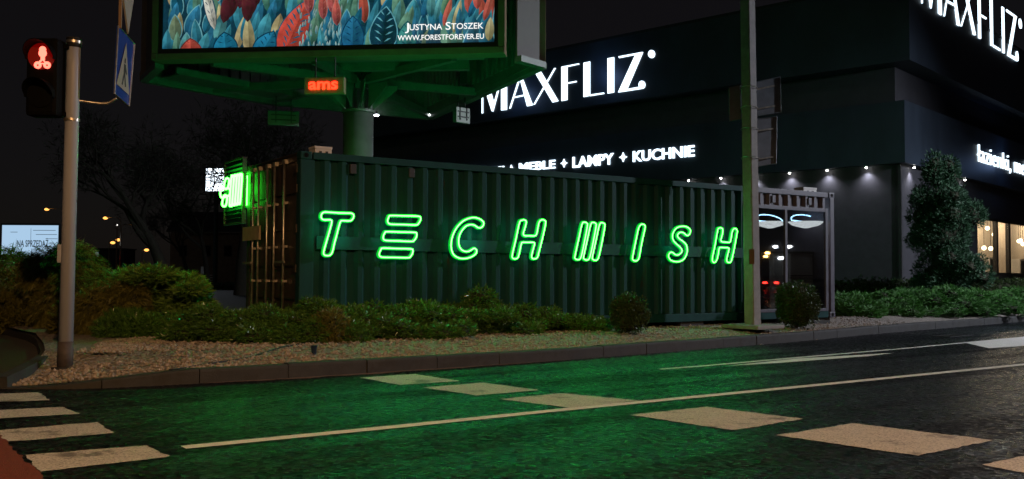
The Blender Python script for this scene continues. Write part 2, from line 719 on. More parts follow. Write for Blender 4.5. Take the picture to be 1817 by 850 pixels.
# planting bed of gravel
LEFT = [(-5.5, 10.9), (-5.75, 11.9), (-6.4, 13.2), (-7.6, 15.4), (-9.3, 17.6), (-12, 19.2), (-20, 21)]
BACK = [(46, 75), (20, 42), (13, 32.6), (9, 34), (5, 26), (-3.6, 18.2), (-5.2, 17.4), (-7, 20.5), (-9, 23.5), (-20, 27)]
inner = []
for i, p in enumerate(KS):
    d = (KS[min(i+1, len(KS)-1)]-KS[max(i-1, 0)]).normalized()
    inner.append(p+Vector((-d.y, d.x, 0))*.15)
poly = [Vector((p.x, p.y)) for p in inner] + [Vector(p) for p in BACK] + [Vector(p) for p in LEFT[::-1]]
KP = np.array([(p.x, p.y) for p in KS])


def kerb_dist(x, y):
    a, b = KP[:-1], KP[1:]
    ab = b-a
    t = np.clip(((np.array([x, y])-a)*ab).sum(1)/(ab**2).sum(1), 0, 1)
    c = a+ab*t[:, None]
    return float(np.sqrt(((np.array([x, y])-c)**2).sum(1)).min())


def bed_z(x, y):
    d = kerb_dist(x, y)
    base = min(.17, max(.03, (x+5.5)/1.7*.17)) if x > -5.6 and y < 11.6 else .17
    return base-.015+.12*min(1, max(0, d-.15)/1.1)


pts2 = list(poly)
for gx in np.arange(-12, 18, .45):
    for gy in np.arange(10, 32, .45):
        d = kerb_dist(gx, gy)
        if .3 < d < 4:
            pts2.append(Vector((gx+random.uniform(-.12, .12), gy+random.uniform(-.12, .12))))
res = delaunay_2d_cdt(pts2, [], [list(range(len(poly)))], 1, 1e-4)
mb = MB()
mb.add([(p.x, p.y, bed_z(p.x, p.y)) for p in res[0]], [tuple(f) for f in res[2]])
struct(mb.build('gravel_bed', M['gravel']))

# loose pebbles over the visible front of the bed (uncountable)
mb = MB()
rng = np.random.default_rng(3)
cnt = 0
while cnt < 6500:
    i = rng.integers(0, 46)
    t = rng.random()
    p = KS[i].lerp(KS[i+1], t)
    d = (KS[i+1]-KS[i]).normalized()
    w = 4.2 if p.x < -2.5 else 2.2
    off = .17+w*rng.random()**1.4
    q = p+Vector((-d.y, d.x, 0))*off
    if q.x < -5.7 or rng.random() > 1.4*min(1, 8/(q.y-7)):
        continue
    s = rng.uniform(.012, .034)
    z = bed_z(q.x, q.y)+s*.25
    o8 = [(1, 0, 0), (-1, 0, 0), (0, 1, 0), (0, -1, 0), (0, 0, .7), (0, 0, -.7)]
    a = rng.random()*6.28
    ca, sa = math.cos(a), math.sin(a)
    vv = []
    for x, y, zz in o8:
        k = s*rng.uniform(.7, 1.3)
        vv.append((q.x+(x*ca-y*sa)*k, q.y+(x*sa+y*ca)*k*.8, z+zz*k))
    mb.add(vv, [(0, 2, 4), (2, 1, 4), (1, 3, 4), (3, 0, 4), (2, 0, 5), (1, 2, 5), (3, 1, 5), (0, 3, 5)])
    cnt += 1
struct(mb.build('gravel', M['stone']), 'stuff')

# footpath at the crossing, its edging and the car park behind
FP = [(-5.42, 10.26), (-5.5, 10.9), (-5.75, 11.9), (-6.4, 13.2), (-7.6, 15.4), (-9.3, 17.6), (-12, 19.2), (-22, 21.5), (-22, 10.4), (-9, 10.3)]
mb = MB().add([(x, y, .02+.11*min(1, max(0, y-10.3)/1.2)) for x, y in FP], [tuple(range(len(FP)))])
bm_ = delaunay_2d_cdt([Vector(p) for p in FP], [], [list(range(len(FP)))], 1, 1e-4)
mb = MB().add([(p.x, p.y, .012+.11*min(1, max(0, p.y-10.3)/1.2)) for p in bm_[0]], [tuple(f) for f in bm_[2]])
struct(mb.build('footpath', M['path']))
pp = smooth_path([(x, y, .012+.11*min(1, max(0, y-10.3)/1.2)+.045) for x, y in FP[:8]], 5, False)
mb = MB()
for a, b in zip(pp[:-1], pp[1:]):
    mb.beam(a, b, .13, .14)
struct(mb.build('path_edging', M['kerb']))
sheet('parking_lot', [(-60, 26), (-20, 26.4), (-9, 23.2), (-7, 20.2), (-5.3, 17.3), (-3, 17), (6, 26), (12, 60), (60, 160), (-120, 160)], .13, M['lot'])
sheet('far_road', [tuple(gp(225, 512, .14))[:2], tuple(gp(470, 511, .14))[:2], tuple(gp(470, 504.5, .14))[:2], tuple(gp(225, 505, .14))[:2]], .15, mat('lit_road_tint', (.35, .38, .42), .6, var=.1))  # headlight glow painted in as a pale bluish road colour
for k, (a, b) in enumerate([((318, 551), (352, 552)), ((318, 562), (395, 559))]):
    p, q = gp(*a, .134), gp(*b, .134)
    struct(MB().beam(p, q, .10, .004).build('road_marking', M['line']))


def quad(pxs, z, m, name='road_marking'):
    P = [gp(x, y, z) for x, y in pxs]
    rq = random.Random(int(pxs[0][0]*7+pxs[0][1]))
    ring = []
    for a_, b_ in zip(P, P[1:]+P[:1]):
        k = max(4, int((b_-a_).length/.035))
        n_ = Vector((-(b_-a_).y, (b_-a_).x, 0)).normalized()
        off = 0
        for i in range(k):
            off = off*.6+rq.gauss(0, .006)
            ring.append(a_.lerp(b_, i/k)+n_*off)
    return struct(MB().add(ring, [tuple(range(len(ring)))]).build(name, m))


for q in ([(637.5, 670), (736.5, 663.4), (815.7, 676), (711, 683)], [(750, 687.3), (856, 678.8), (956.7, 692), (845.7, 701.6)],
          [(885, 707.8), (996, 697.4), (1135, 710.5), (1016, 724)], [(1117, 736), (1253.5, 721.6), (1425, 743), (1299, 763)],
          [(1377, 772), (1516, 751), (1761, 780.7), (1630, 808.5)], [(1742, 824), (1880, 797), (2080, 830), (1960, 866)],
          [(-120, 703), (68, 696), (88, 710), (-120, 717)], [(-150, 734), (112, 722), (142, 734), (-150, 751)],
          [(-160, 776), (172, 749), (203, 768), (-150, 797)], [(45, 807), (258, 790), (300, 810), (70, 837)]):
    quad(q, .004, M['paint'])
quad([(-160, 690.), (0, 772), (100, 868), (-320, 920)], .006, M['red'], 'red_cycle_path')


def line(pts, w, z=.004, m='line'):
    P = [gp(x, y, z) for x, y in pts]
    mb = MB()
    for a, b in zip(P[:-1], P[1:]):
        d = (b-a).normalized()
        n = Vector((-d.y, d.x, 0))*(w/2)
        mb.add([a-n, b-n, b+n, a+n], [(0, 1, 2, 3)])
    return struct(mb.build('road_marking', M[m]))


line([(325, 793.5), (700, 757), (1000, 726.5), (1420, 686), (1817, 646.5), (1990, 630)], .14)
line([(1170, 655), (1250, 649), (1420, 634), (1590, 619.5), (1817, 598), (2000, 581)], .10)
struct(MB().add([gp(x, y, .008) for x, y in [(1290, 649), (1415, 636), (1588, 626), (1540, 632), (1380, 644)]], [(0, 1, 2, 3, 4)]).build('road_marking', M['line']))
struct(MB().add([gp(x, y, .008) for x, y in [(1712, 608), (1900, 590), (1900, 608), (1755, 618)]], [(0, 1, 2, 3)]).build('road_marking', M['line']))
# drain grating by the kerb at right
g = thing('drain_grating', 'dark iron drain grating at the kerb near the right end', 'drain', gp(1690, 596, .003), .72)
mb = MB().box((-.55, -.2, 0), (.55, -.16, .012)).box((-.55, .16, 0), (.55, .2, .012)).box((-.55, -.16, 0), (-.51, .16, .012)).box((.51, -.16, 0), (.55, .16, .012))
mb.build('grating_frame', M['dark'], g)
mb = MB()
for k in range(9):
    mb.box((-.47+k*.11, -.16, 0), (-.43+k*.11, .16, .009))
mb.build('grating_bars', M['dark'], g)

# ------------------------------------------------------------------ the shipping container
TH, L_, H_, WD = .5838, 12.19, 2.71, 2.44
CO = Vector((-3.1462, 14.2434, .36))
CN = Vector((math.sin(TH), -math.cos(TH), 0))       # out of the long side
CI = locm(CO, TH)


def cpx(x, y, off=0.):                     # photo direction -> container frame, on the long side
    return CI @ gpl(x, y, CO+CN*off, CN)


DN = Vector((-math.cos(TH), -math.sin(TH), 0))      # out of the door end


def dpx(x, y, off=0.):
    return CI @ gpl(x, y, CO+DN*off, DN)


cont = thing('shipping_container', 'long dark green corrugated shipping container with glazed right end', 'container', CO, TH)
S0, S1, SG = .24, 9.40, 12.0


def corrug(s0, s1, z0, z1, y=0., depth=.06, pitch=.2795, ph=.426):
    mb = MB()
    prof = [(s0, depth)]
    k = math.floor((s0-ph)/pitch)-1
    while True:
        c = ph+k*pitch
        for ds, dy in ((-.088, depth), (-.036, 0), (.036, 0), (.088, depth)):
            if s0 < c+ds < s1:
                prof.append((c+ds, dy))
        k += 1
        if c > s1+.2:
            break
    prof.append((s1, prof[-1][1]))
    if prof[1][1] == 0:
        prof[0] = (s0, 0)
    vv = []
    for s, d in prof:
        vv += [(s, y+d, z0), (s, y+d, z1)]
    n = len(prof)
    mb.add(vv, [(2*i, 2*i+2, 2*i+3, 2*i+1) for i in range(n-1)])
    return mb


corrug(S0, S1, .16, 2.60, .02).build('side_panel', M['cont'], cont)
corrug(S1+.12, SG-.02, 2.36, 2.60, .02).build('side_panel', M['frame'], cont)
MB().box((.2, .0, 2.60), (S1+.02, .06, H_-.005)).build('top_rail', M['cont'], cont, bevel=.006)
MB().box((S1+.03, .0, 2.60), (SG, .06, H_-.005)).build('top_rail', M['frame'], cont, bevel=.006)
MB().box((.2, .0, .0), (L_-.2, .06, .155)).build('bottom_rail', M['cont'], cont, bevel=.006)
MB().box((S0+.02, -.012, 1.25), (S1-.02, .018, 1.45)).build('sign_rail', M['cont'], cont)
MB().box((.0, .06, H_-.06), (L_, WD, H_-.03)).build('roof', M['cont'], cont)
MB().box((.1, .1, .02), (L_-.1, WD-.1, .14)).build('floor', M['ctrl'], cont)
MB().box((.1, WD-.04, .14), (L_-.1, WD, H_-.06)).build('back_wall', M['cont'], cont)
MB().box((S1-.1, .08, .14), (S1-.05, WD-.06, H_-.07)).build('partition', M['ctrl'], cont)
MB().box((.0, .0, .12), (.22, .04, H_-.12)).box((0, .04, .12), (.06, .16, H_-.12)).build('corner_post', M['cont'], cont, bevel=.01)
MB().box((L_-.13, -.01, .12), (L_, .12, H_-.12)).build('corner_post', M['frame'], cont, bevel=.01)
MB().box((L_-.03, .13, .12), (L_, WD, H_-.12)).build('end_wall', M['frame'], cont)
MB().box((0, WD-.16, .12), (.12, WD, H_-.12)).build('corner_post', M['door'], cont)


def casting(x, y, z, m):
    o = MB().box((x, y, z), (x+.178, y+.162, z+.118)).build('corner_casting', m, cont, bevel=.012)
    h = MB()
    for sgn, pos in ((-1, y-.002),):
        h.tube([(x+.09, pos, z+.06), (x+.09, pos-.003, z+.06)], .036, 12)
    h.build('casting_hole', M['black'], o)
    return o


casting(-.006, -.012, H_-.118, M['cont'])
casting(L_-.172, -.016, H_-.118, M['frame'])
casting(-.006, -.012, 0, M['cont'])
casting(L_-.172, -.016, 0, M['frame'])
casting(-.006, WD-.155, H_-.118, M['door'])
# vents under the top rail
for px in (627, 731, 1373, 1437):
    c = cpx(px, 305)
    zt = 2.57 if px < 1300 else 2.56
    MB().box((c.x-.05, -.006, zt-.15), (c.x+.05, .05, zt)).build('vent', M['dark'] if px < 1300 else M['frame'], cont, bevel=.008)
# door end
dm = M['door']
MB().box((-.0, .165, H_-.14), (.07, WD-.17, H_-.01)).build('door_header', dm, cont, bevel=.01)
MB().box((-.0, .165, .0), (.07, WD-.17, .13)).build('door_sill', dm, cont)
for a, b in ((.18, 1.2), (1.235, WD-.17)):
    d = MB()
    z = [.15, .45, .50, .95, 1.0, 1.5, 1.55, 2.05, 2.10, 2.56]
    for i in range(len(z)-1):
        off = .035 if i % 2 == 0 else .06
        d.box((off-.02, a, z[i]), (.09, b, z[i+1]-.001))
    d.box((.01, a, .15), (.088, a+.07, 2.56)).box((.01, b-.07, .15), (.088, b, 2.56))
    dd = d.build('door', dm, cont)
    MB().box((.004, a-.012, .14), (.02, a+.002, 2.57)).build('door_gasket', M['rubber'], dd)
    gcols = [dpx(px, 440).y for px in (507.5, 490.5, 477.5, 462, 452.5)]
    for y in [g_ for g_ in gcols if a-.02 < g_ < b+.02]:
        bar = MB().tube([(-.045, y, .1), (-.045, y, 2.58)], .019, 10).build('locking_bar', M['galv'], dd, smooth=True)
        cm = MB()
        for zz in (.75, 1.28, 1.95):
            cm.box((-.062, y-.03, zz), (.012, y+.03, zz+.035))
        cm.box((-.06, y-.05, 2.565), (.0, y+.05, 2.63)).box((-.06, y-.05, .08), (.0, y+.05, .14))
        build_split(cm, 'bar_bracket', M['galv'], bar)
    hy = a+.25 if a < 1 else b-.3
    MB().beam((-.075, hy, 1.06), (-.075, hy+.42, 1.06), .02, .035).build('door_handle', M['galv'], dd)
    hn = MB()
    for zz in (.3, .9, 1.5, 2.1, 2.4):
        yy = a-.01 if a < 1 else b+.01
        hn.box((-.02, yy-.05, zz), (.03, yy+.05, zz+.12))
    build_split(hn, 'hinge', dm, dd)
# glazed end
fr = MB()
ym = cpx(1395, 440).x
yl = S1+.02
fr.box((yl, -.012, .14), (yl+.1, .05, 2.355)).box((yl+.1, -.01, 2.28), (SG-.1, .05, 2.355)).box((yl+.1, -.01, .14), (SG-.1, .05, .2))
fr.box((SG-.1, -.012, .14), (SG-.02, .05, 2.355)).box((ym-.035, -.008, .2), (ym+.035, .05, 2.28))
win = fr.build('glazing_frame', M['frame'], cont, bevel=.004)
MB().box((yl+.1, .015, .2), (ym-.035, .025, 2.28)).build('pane', M['glass'], win)
MB().box((ym+.035, .015, .2), (SG-.1, .025, 2.28)).build('pane', M['glass'], win)
# concrete blocks under the container
bl = MB()
for s in (.3, 4, 8, 11.8):
    bl.box((s-.3, .05, -.16), (s+.3, .55, -.002))
build_split(bl, 'foundation_block', M['kerb'], cont)
# things inside the glazed room
for k, (px, rr) in enumerate(((1366, .33), (1430, .36))):  # glowing rings added inside to imitate bright arcs mirrored in the panes
    p0 = CI @ gpl(px, 392, CO, CN)
    dr = (CI.to_3x3() @ ray(px, 392)).normalized()
    p0 = p0+dr*((.52 if k else .62)/dr.y)
    c = CO + Matrix.Rotation(TH, 3, 'Z') @ p0
    t = thing('glow_ring', ('cool white glowing ring added inside the pane beside the concrete pole', 'cool white glowing ring added inside the rightmost container pane')[k], 'pendant lamp', c, TH)
    ring = [(rr*1.3*math.cos(a*math.pi/16), .1*math.sin(a*math.pi/16), (.14 if a < 16 else .025)*math.sin(a*math.pi/16)) for a in range(32)]
    MB().tube(ring, .012, 6, True).build('ring', M['ring'], t, smooth=True)
    dsh = MB()
    dsh.tube([(0, 0, -.02), (0, 0, -.10), (0, 0, -.16)], [rr*1.1, rr*.8, .05], 24)
    dsh.build('diffuser', M['glow'], t, smooth=True)
    MB().tube([(0, 0, -.02), (0, 0, .73)], .006, 6).build('cord', M['dark'], t)
t = thing('counter', 'pale reception counter standing behind the right pane', 'counter', CO+Matrix.Rotation(TH, 3, 'Z') @ Vector((11.72, .8, .141)), TH)
MB().box((-.35, -.3, 0), (.38, .3, 1.25)).build('cabinet', M['white'], t, bevel=.01)
MB().box((-.38, -.33, 1.25), (.40, .33, 1.30)).build('worktop', M['dark'], t, bevel=.005)
MB().box((-.35, -.32, .75), (.38, -.301, .77)).build('trim', M['dark'], t)
# boxes on the roof
for (x0, x1, y0, y1, lab, s_in) in ((559, 589, 259, 269, 'small pinkish white box on the roof at the door end', .3), (1426, 1449, 331, 341, 'small white box on the roof above the glazed end', .4)):
    p = cpx(x0, y1, -s_in)
    q = cpx(x1, y0, -s_in)
    t = thing('roof_unit', lab, 'equipment box', CO+Matrix.Rotation(TH, 3, 'Z') @ Vector((p.x, s_in, H_-.03)), TH)
    w = q.x-p.x
    MB().box((0, 0, 0), (w, .25, .16)).build('housing', M['white'], t, bevel=.01)
    MB().box((-.006, -.006, .125), (w+.006, .256, .165)).build('lid', M['white'], t, bevel=.006)
    MB().box((w*.25, -.008, .05), (w*.4, .0, .09)).box((w*.62, -.008, .05), (w*.77, .0, .09)).build('clip', M['dark'], t)

# ------------------------------------------------------------------ green neon letters
def zpts(pts, ox, oy, sc):
    return [(ox+x/sc, oy+y/sc) for x, y in pts]


A_ = (540, 350, 6.536)
B_ = (780, 360, 5.678)
C_ = (1100, 370, 7.726)
T_ = zpts([(245, 172), (330, 177), (400, 182), (500, 184), (545, 186), (572, 205), (568, 240), (545, 268), (510, 275), (445, 272), (420, 282), (395, 360), (375, 440), (350, 530), (335, 600), (318, 650), (290, 675), (250, 676), (226, 660), (228, 620), (255, 520), (290, 400), (318, 290), (310, 266), (285, 262), (225, 262), (197, 240), (197, 205), (215, 180)], *A_)
E1 = zpts([(1000, 213), (1160, 216), (1320, 220), (1348, 240), (1345, 270), (1320, 310), (1290, 322), (1150, 317), (1000, 312), (970, 290), (968, 260), (980, 230)], *A_)
E2 = zpts([(955, 400), (1120, 404), (1280, 408), (1303, 425), (1300, 460), (1275, 500), (1245, 512), (1100, 507), (950, 502), (915, 480), (920, 440), (935, 412)], *A_)
E3 = zpts([(910, 590), (1070, 595), (1235, 600), (1258, 615), (1255, 650), (1230, 690), (1200, 702), (1050, 699), (900, 695), (868, 670), (875, 635), (890, 605)], *A_)
CC = zpts([(445, 205), (430, 180), (395, 158), (345, 148), (290, 158), (235, 185), (180, 240), (140, 310), (118, 390), (118, 460), (140, 520), (185, 552), (240, 562), (300, 552), (345, 530), (370, 505), (372, 475), (352, 458), (335, 464), (300, 485), (265, 490), (225, 475), (200, 440), (192, 390), (200, 330), (225, 280), (265, 235), (310, 220), (350, 225), (385, 248), (410, 252), (435, 235)], *B_)
H1 = zpts([(830, 175), (855, 172), (872, 185), (870, 215), (857, 262), (843, 310), (858, 331), (910, 332), (958, 332), (978, 312), (990, 255), (1000, 205), (1015, 178), (1040, 170), (1062, 180), (1068, 205), (1045, 320), (1000, 500), (985, 550), (955, 565), (930, 555), (930, 520), (945, 460), (957, 412), (943, 398), (890, 398), (840, 398), (824, 412), (800, 520), (785, 555), (755, 565), (732, 550), (735, 510), (770, 360), (805, 200)], *B_)
P1 = [(1435, 215), (1460, 195), (1485, 205), (1488, 235), (1462, 380), (1425, 545), (1395, 573), (1365, 560), (1365, 530), (1400, 370)]
P1, P2, P3 = [zpts([(x+dx, y+dy) for x, y in P1], *B_) for dx, dy in ((0, 0), (88, 3), (176, 6))]
I_ = zpts([(270, 240), (300, 215), (335, 225), (345, 260), (322, 370), (300, 470), (265, 660), (245, 705), (210, 720), (175, 700), (175, 660), (210, 480), (230, 385), (250, 290)], *C_)
S_ = zpts([(965, 320), (965, 295), (935, 262), (890, 245), (840, 245), (780, 265), (735, 320), (720, 385), (735, 440), (780, 490), (825, 530), (850, 570), (845, 600), (820, 625), (790, 638), (755, 630), (725, 605), (695, 600), (670, 630), (670, 670), (700, 710), (760, 728), (820, 725), (880, 690), (915, 620), (922, 560), (910, 500), (870, 455), (815, 415), (790, 380), (800, 345), (835, 325), (875, 335), (905, 362), (930, 370), (955, 350)], *C_)
H2 = zpts([(1340, 300), (1355, 272), (1385, 265), (1408, 285), (1408, 330), (1395, 385), (1384, 430), (1396, 456), (1450, 461), (1498, 464), (1515, 448), (1528, 380), (1540, 315), (1560, 280), (1590, 278), (1608, 305), (1605, 340), (1570, 530), (1535, 690), (1515, 735), (1485, 740), (1465, 720), (1470, 660), (1495, 560), (1484, 540), (1430, 537), (1376, 535), (1360, 550), (1345, 640), (1325, 710), (1295, 740), (1268, 720), (1270, 660), (1300, 520)], *C_)
OFF = .12


def neon_glow(parent, loc, rx, rz, w, h, watts):    # the light a neon sign throws forward
    a = bpy.data.lights.new('neon_light', 'AREA')
    a.shape = 'RECTANGLE'
    a.size, a.size_y = w, h
    a.energy = watts
    a.color = (.0, 1, .52)
    o = bpy.data.objects.new('neon_light', a)
    COL.objects.link(o)
    o.parent = parent
    o.location = loc
    o.rotation_euler = (rx, 0, rz)
    return o


def neon_letter(label, loops, inner_, plane=cpx, rot=TH, ax='x'):
    pp = [[inner_(x, y) for x, y in lp] for lp in loops]
    c = sum((p for l in pp for p in l), Vector())/sum(len(l) for l in pp)
    root = thing('neon_letter', label, 'neon letter', CO+Matrix.Rotation(TH, 3, 'Z') @ Vector((c.x, -OFF, c.z)), TH, 'green neon letters on the container')
    for l in pp:
        path = [Vector((p.x-c.x, 0, p.z-c.z)) for p in l]
        sm = smooth_path(path, 4)
        MB().tube(sm, .0098, 8, True).build('neon_tube', M['neon'], root, smooth=True)
        MB().tube([p+Vector((0, .026, 0)) for p in sm], .031, 6, True).build('halo_strip', M['neon_halo'], root, smooth=True)  # wider glowing strip imitates the green halo around each tube
        so = MB()
        for k in range(0, len(sm), max(1, len(sm)//6)):
            so.tube([sm[k]+Vector((0, .03, 0)), sm[k]+Vector((0, OFF+.015, 0))], .006, 6)
        so.build('standoff', M['dark'], root)
    xs_ = [p.x-c.x for l in pp for p in l]
    neon_glow(root, Vector((0, -.035, 0)), math.radians(90), 0, max(xs_)-min(xs_), .6, 3.*(max(xs_)-min(xs_))/.8)
    neon_glow(root, Vector((0, -.04, 0)), math.radians(-90), 0, max(xs_)-min(xs_), 0.6, 4.*(max(xs_)-min(xs_))/.8)
    return root


f_ = lambda x, y: cpx(x, y, OFF)
neon_letter('green neon letter T near the door end of the container', [T_], f_)
neon_letter('green neon letter E made of three stacked bars', [E1, E2, E3], f_)
neon_letter('green neon letter C between the three bars and an H', [CC], f_)
neon_letter('larger green neon letter H beside the round C', [H1], f_)
neon_letter('green neon letter of three slanted strokes side by side', [P1, P2, P3], f_)
neon_letter('green neon single slanted stroke letter I', [I_], f_)
neon_letter('green neon curved letter S', [S_], f_)
neon_letter('smaller green neon letter H next to the concrete pole', [H2], f_)

# plain unseen tubes added on the hidden long side to light the column green
for k in range(7):
    s0 = .5+k*1.25
    lp = [Vector((s0+x, WD+.10, z)) for x, z in ((.0, 1.3), (.05, 1.22), (.12, 1.3), (.32, 2.1), (.27, 2.18), (.2, 2.1))]
    MB().tube(smooth_path(lp, 4), .016, 8, True).build('added_rear_tube', M['added_rear_neon'], cont, smooth=True)

# louvred panel with the green logo, beyond the door end
PO = 0.02
pa, pb, pc = dpx(398, 395, PO), dpx(431, 281, PO), dpx(431, 393, PO)
loc = CO+Matrix.Rotation(TH, 3, 'Z') @ Vector((-PO, (pa.y+pb.y)/2, pc.z))
pan = thing('louvred_sign', 'louvred panel bearing the glowing green bar logo beside the container doors', 'sign', loc, TH)
y0, y1, hh = -(pa.y-pb.y)/2, (pa.y-pb.y)/2, pb.z-pc.z
MB().box((.03, y0, 0), (.06, y1, hh)).build('panel', M['cont'], pan)
mb = MB()
for k in range(14):
    z = .04+k*(hh-.08)/14
    mb.add([(.028, y0+.02, z), (.028, y1-.02, z), (-.005, y1-.02, z+.035), (-.005, y0+.02, z+.035)], [(0, 1, 2, 3)])
    mb.add([(.028, y0+.02, z+.045), (.028, y1-.02, z+.045), (-.005, y1-.02, z+.036), (-.005, y0+.02, z+.036)], [(0, 1, 2, 3)])
mb.build('louvres', M['cont'], pan)
mb = MB().box((-.01, y0-.02, hh), (.07, y1+.02, hh+.03)).box((-.01, y0-.02, -.03), (.07, y1+.02, 0)).box((-.01, y0-.03, 0), (.06, y0-.002, hh)).box((-.01, y1+.002, 0), (.06, y1+.03, hh))
mb.build('panel_frame', M['dark'], pan)
MB().beam((.05, y0-.35, .25), (.05, y0, .25), .04, .04).beam((.05, y0-.35, hh-.25), (.05, y0, hh-.25), .04, .04).build('bracket', M['dark'], pan)
LI = locm(loc, TH)


def lpx(pts, off):
    return [LI @ gpl(340+x/5.667, 270+y/5.667, CO+DN*off, DN) for x, y in pts]


def pill(p, q, r, off):                    # slanted logo stroke outline from p to q, half width r (zoom px)
    (x0, y0_), (x1, y1_) = p, q
    pts = [(x0-r, y0_+r), (x0, y0_), (x0+r, y0_+r), (x1+r, y1_-r), (x1, y1_), (x1-r, y1_-r)]
    return lpx(pts, off)


strokes = [pill((358, 262), (345, 372), 20, .1), pill((338, 432), (328, 546), 20, .1),
           lpx([(296, 385), (378, 366), (380, 432), (300, 455)], .1)]
for x in (412, 440, 468, 494):
    strokes.append(pill((x, 246-(x-412)*.2), (x-18, 532-(x-412)*.25), 12, .1))
for l in strokes:
    sm = smooth_path(l, 4)
    MB().tube(sm, .018, 8, True).build('neon_tube', M['neon'], pan, smooth=True)
for l in strokes:                          # the same logo on the other side of the projecting panel
    sm = smooth_path([Vector((-p.x+.09, p.y, p.z)) for p in l], 4)
    MB().tube(sm, .018, 8, True).build('neon_tube', M['neon'], pan, smooth=True)
neon_glow(pan, Vector((-.13, 0, hh*.5)), math.radians(-90), math.radians(-90), .5, .6, 9)
# tan board under it
p = dpx(432, 428, .05)
q = dpx(462, 400, .05)
t = thing('board', 'blank tan board fixed beside the upper locking bars', 'board', CO+Matrix.Rotation(TH, 3, 'Z') @ Vector((-.055, p.y, p.z)), TH)
MB().box((-.015, q.y-p.y, 0), (.015, 0, q.z-p.z)).build('face', M['tan'], t, bevel=.004)
MB().box((.015, (q.y-p.y)*.7, .05), (.05, (q.y-p.y)*.6, .12)).box((.015, (q.y-p.y)*.3, .05), (.05, (q.y-p.y)*.2, .12)).build('mount', M['dark'], t)

# ------------------------------------------------------------------ triangular billboard on its column
ZB = 6.15
colc = gd(635, 300, 24.6)
bb = thing('billboard', 'huge three sided billboard on a thick column behind the container', 'billboard', (colc.x, colc.y, .13))
BI = Matrix.Translation((-colc.x, -colc.y, -.13))


def bl_(x, y, z=ZB):
    return BI @ gp(x, y, z)


FL, FR = bl_(270, 107.5), bl_(896, 95)
R2, L2 = bl_(962, 115), bl_(257, 140)
RL, RR = bl_(484, 181), bl_(762, 207)
zb, ht = ZB-.13, 4.9
fd = (FR-FL).normalized()
fn = Vector((fd.y, -fd.x, 0))              # towards the viewer
FW = (FR-FL).length
# front light box
MBf = MB()


def fbox(mb, u0, u1, z0, z1, d0, d1):      # on the front face: along, up, out
    pts = [FL+fd*u+fn*d+Vector((0, 0, z)) for z in (z0, z1) for u, d in ((u0, d0), (u1, d0), (u1, d1), (u0, d1))]
    return mb.add(pts, [(0, 3, 2, 1), (4, 5, 6, 7), (0, 1, 5, 4), (1, 2, 6, 5), (2, 3, 7, 6), (3, 0, 4, 7)])


fbox(MB(), .02, FW-.02, .03, ht, -.45, -.02).build('light_box', M['bbpanel'], bb)
w1 = .15
mbx = MB()
fbox(mbx, 0, FW, 0, w1, -.40, .05)
fbox(mbx, 0, w1, w1+.002, ht, -.3, .05)
fbox(mbx, FW-w1, FW, w1+.002, ht, -.3, .05)
frm = mbx.build('frame', M['bbframe'], bb, bevel=.012)
mbx = MB()
fbox(mbx, w1+.001, FW-w1-.001, w1+.001, w1+.11, -.02, .03)
fbox(mbx, w1+.001, w1+.09, w1+.111, ht, -.02, .03)
fbox(mbx, FW-w1-.09, FW-w1-.001, w1+.111, ht, -.02, .03)
mbx.build('inner_frame', M['bbdark'], frm)
cb = MB()
for u in (.0, FW-w1):
    fbox(cb, u+.01, u+w1-.01, .01, w1-.01, .05, .075)
build_split(cb, 'corner_bracket', M['bbframe'], frm, .01)

# printed picture of generic overlapping leaves, lit from behind
PU0, PU1, PZ0, PZ1 = w1+.09, FW-w1-.09, w1+.11, ht
art = bpy.data.materials.new('backlit_print')
art.use_nodes = True
an = art.node_tree.nodes
al = art.node_tree.links
ab = an['Principled BSDF']
at_ = an.new('ShaderNodeVertexColor')
at_.layer_name = 'print'
anz = an.new('ShaderNodeTexNoise')
anz.inputs['Scale'].default_value = 5
anz.inputs['Detail'].default_value = 5
amr = an.new('ShaderNodeMapRange')
amr.inputs['From Min'].default_value = .3
amr.inputs['From Max'].default_value = .7
amr.inputs['To Min'].default_value = .55
amr.inputs['To Max'].default_value = 1.3
atc = an.new('ShaderNodeTexCoord')
al.new(atc.outputs['Object'], anz.inputs[0])
al.new(anz.outputs[0], amr.inputs[0])
avm = an.new('ShaderNodeVectorMath')
avm.operation = 'SCALE'
al.new(at_.outputs[0], avm.inputs[0])
al.new(amr.outputs[0], avm.inputs['Scale'])
al.new(avm.outputs[0], ab.inputs['Emission Color'])
ab.inputs['Emission Strength'].default_value = .62
ab.inputs['Base Color'].default_value = (.05, .05, .05, 1)
ab.inputs['Roughness'].default_value = .6
pv, pf, pcol = [], [], []
layer = [0]


def art_poly(uz, cols):
    d = -.015+layer[0]*6e-5
    o = len(pv)
    for (u, z), c in zip(uz, cols):
        u = min(max(u, PU0), PU1)
        z = min(max(z, PZ0), PZ1)
        pv.append(FL+fd*u+fn*d+Vector((0, 0, z)))
        pcol.append(c)
    pf.append(tuple(range(o, o+len(uz))))


def lin(c):
    return tuple((x/12.92 if x <= .04045 else ((x+.055)/1.055)**2.4) for x in [v/255 for v in c])


art_poly([(PU0, PZ0), (PU1, PZ0), (PU1, PZ1), (PU0, PZ1)], [lin((18, 62, 82))]*4)
ra = random.Random(11)
PAL = [((30, 110, 140), (90, 190, 205)), ((20, 90, 120), (70, 160, 180)), ((40, 110, 100), (130, 180, 150)), ((20, 70, 100), (60, 150, 190)),
       ((80, 110, 95), (150, 170, 130)), ((15, 60, 80), (30, 110, 140)), ((150, 60, 55), (225, 105, 85)), ((170, 150, 110), (215, 205, 150)), ((25, 80, 95), (110, 190, 190))]


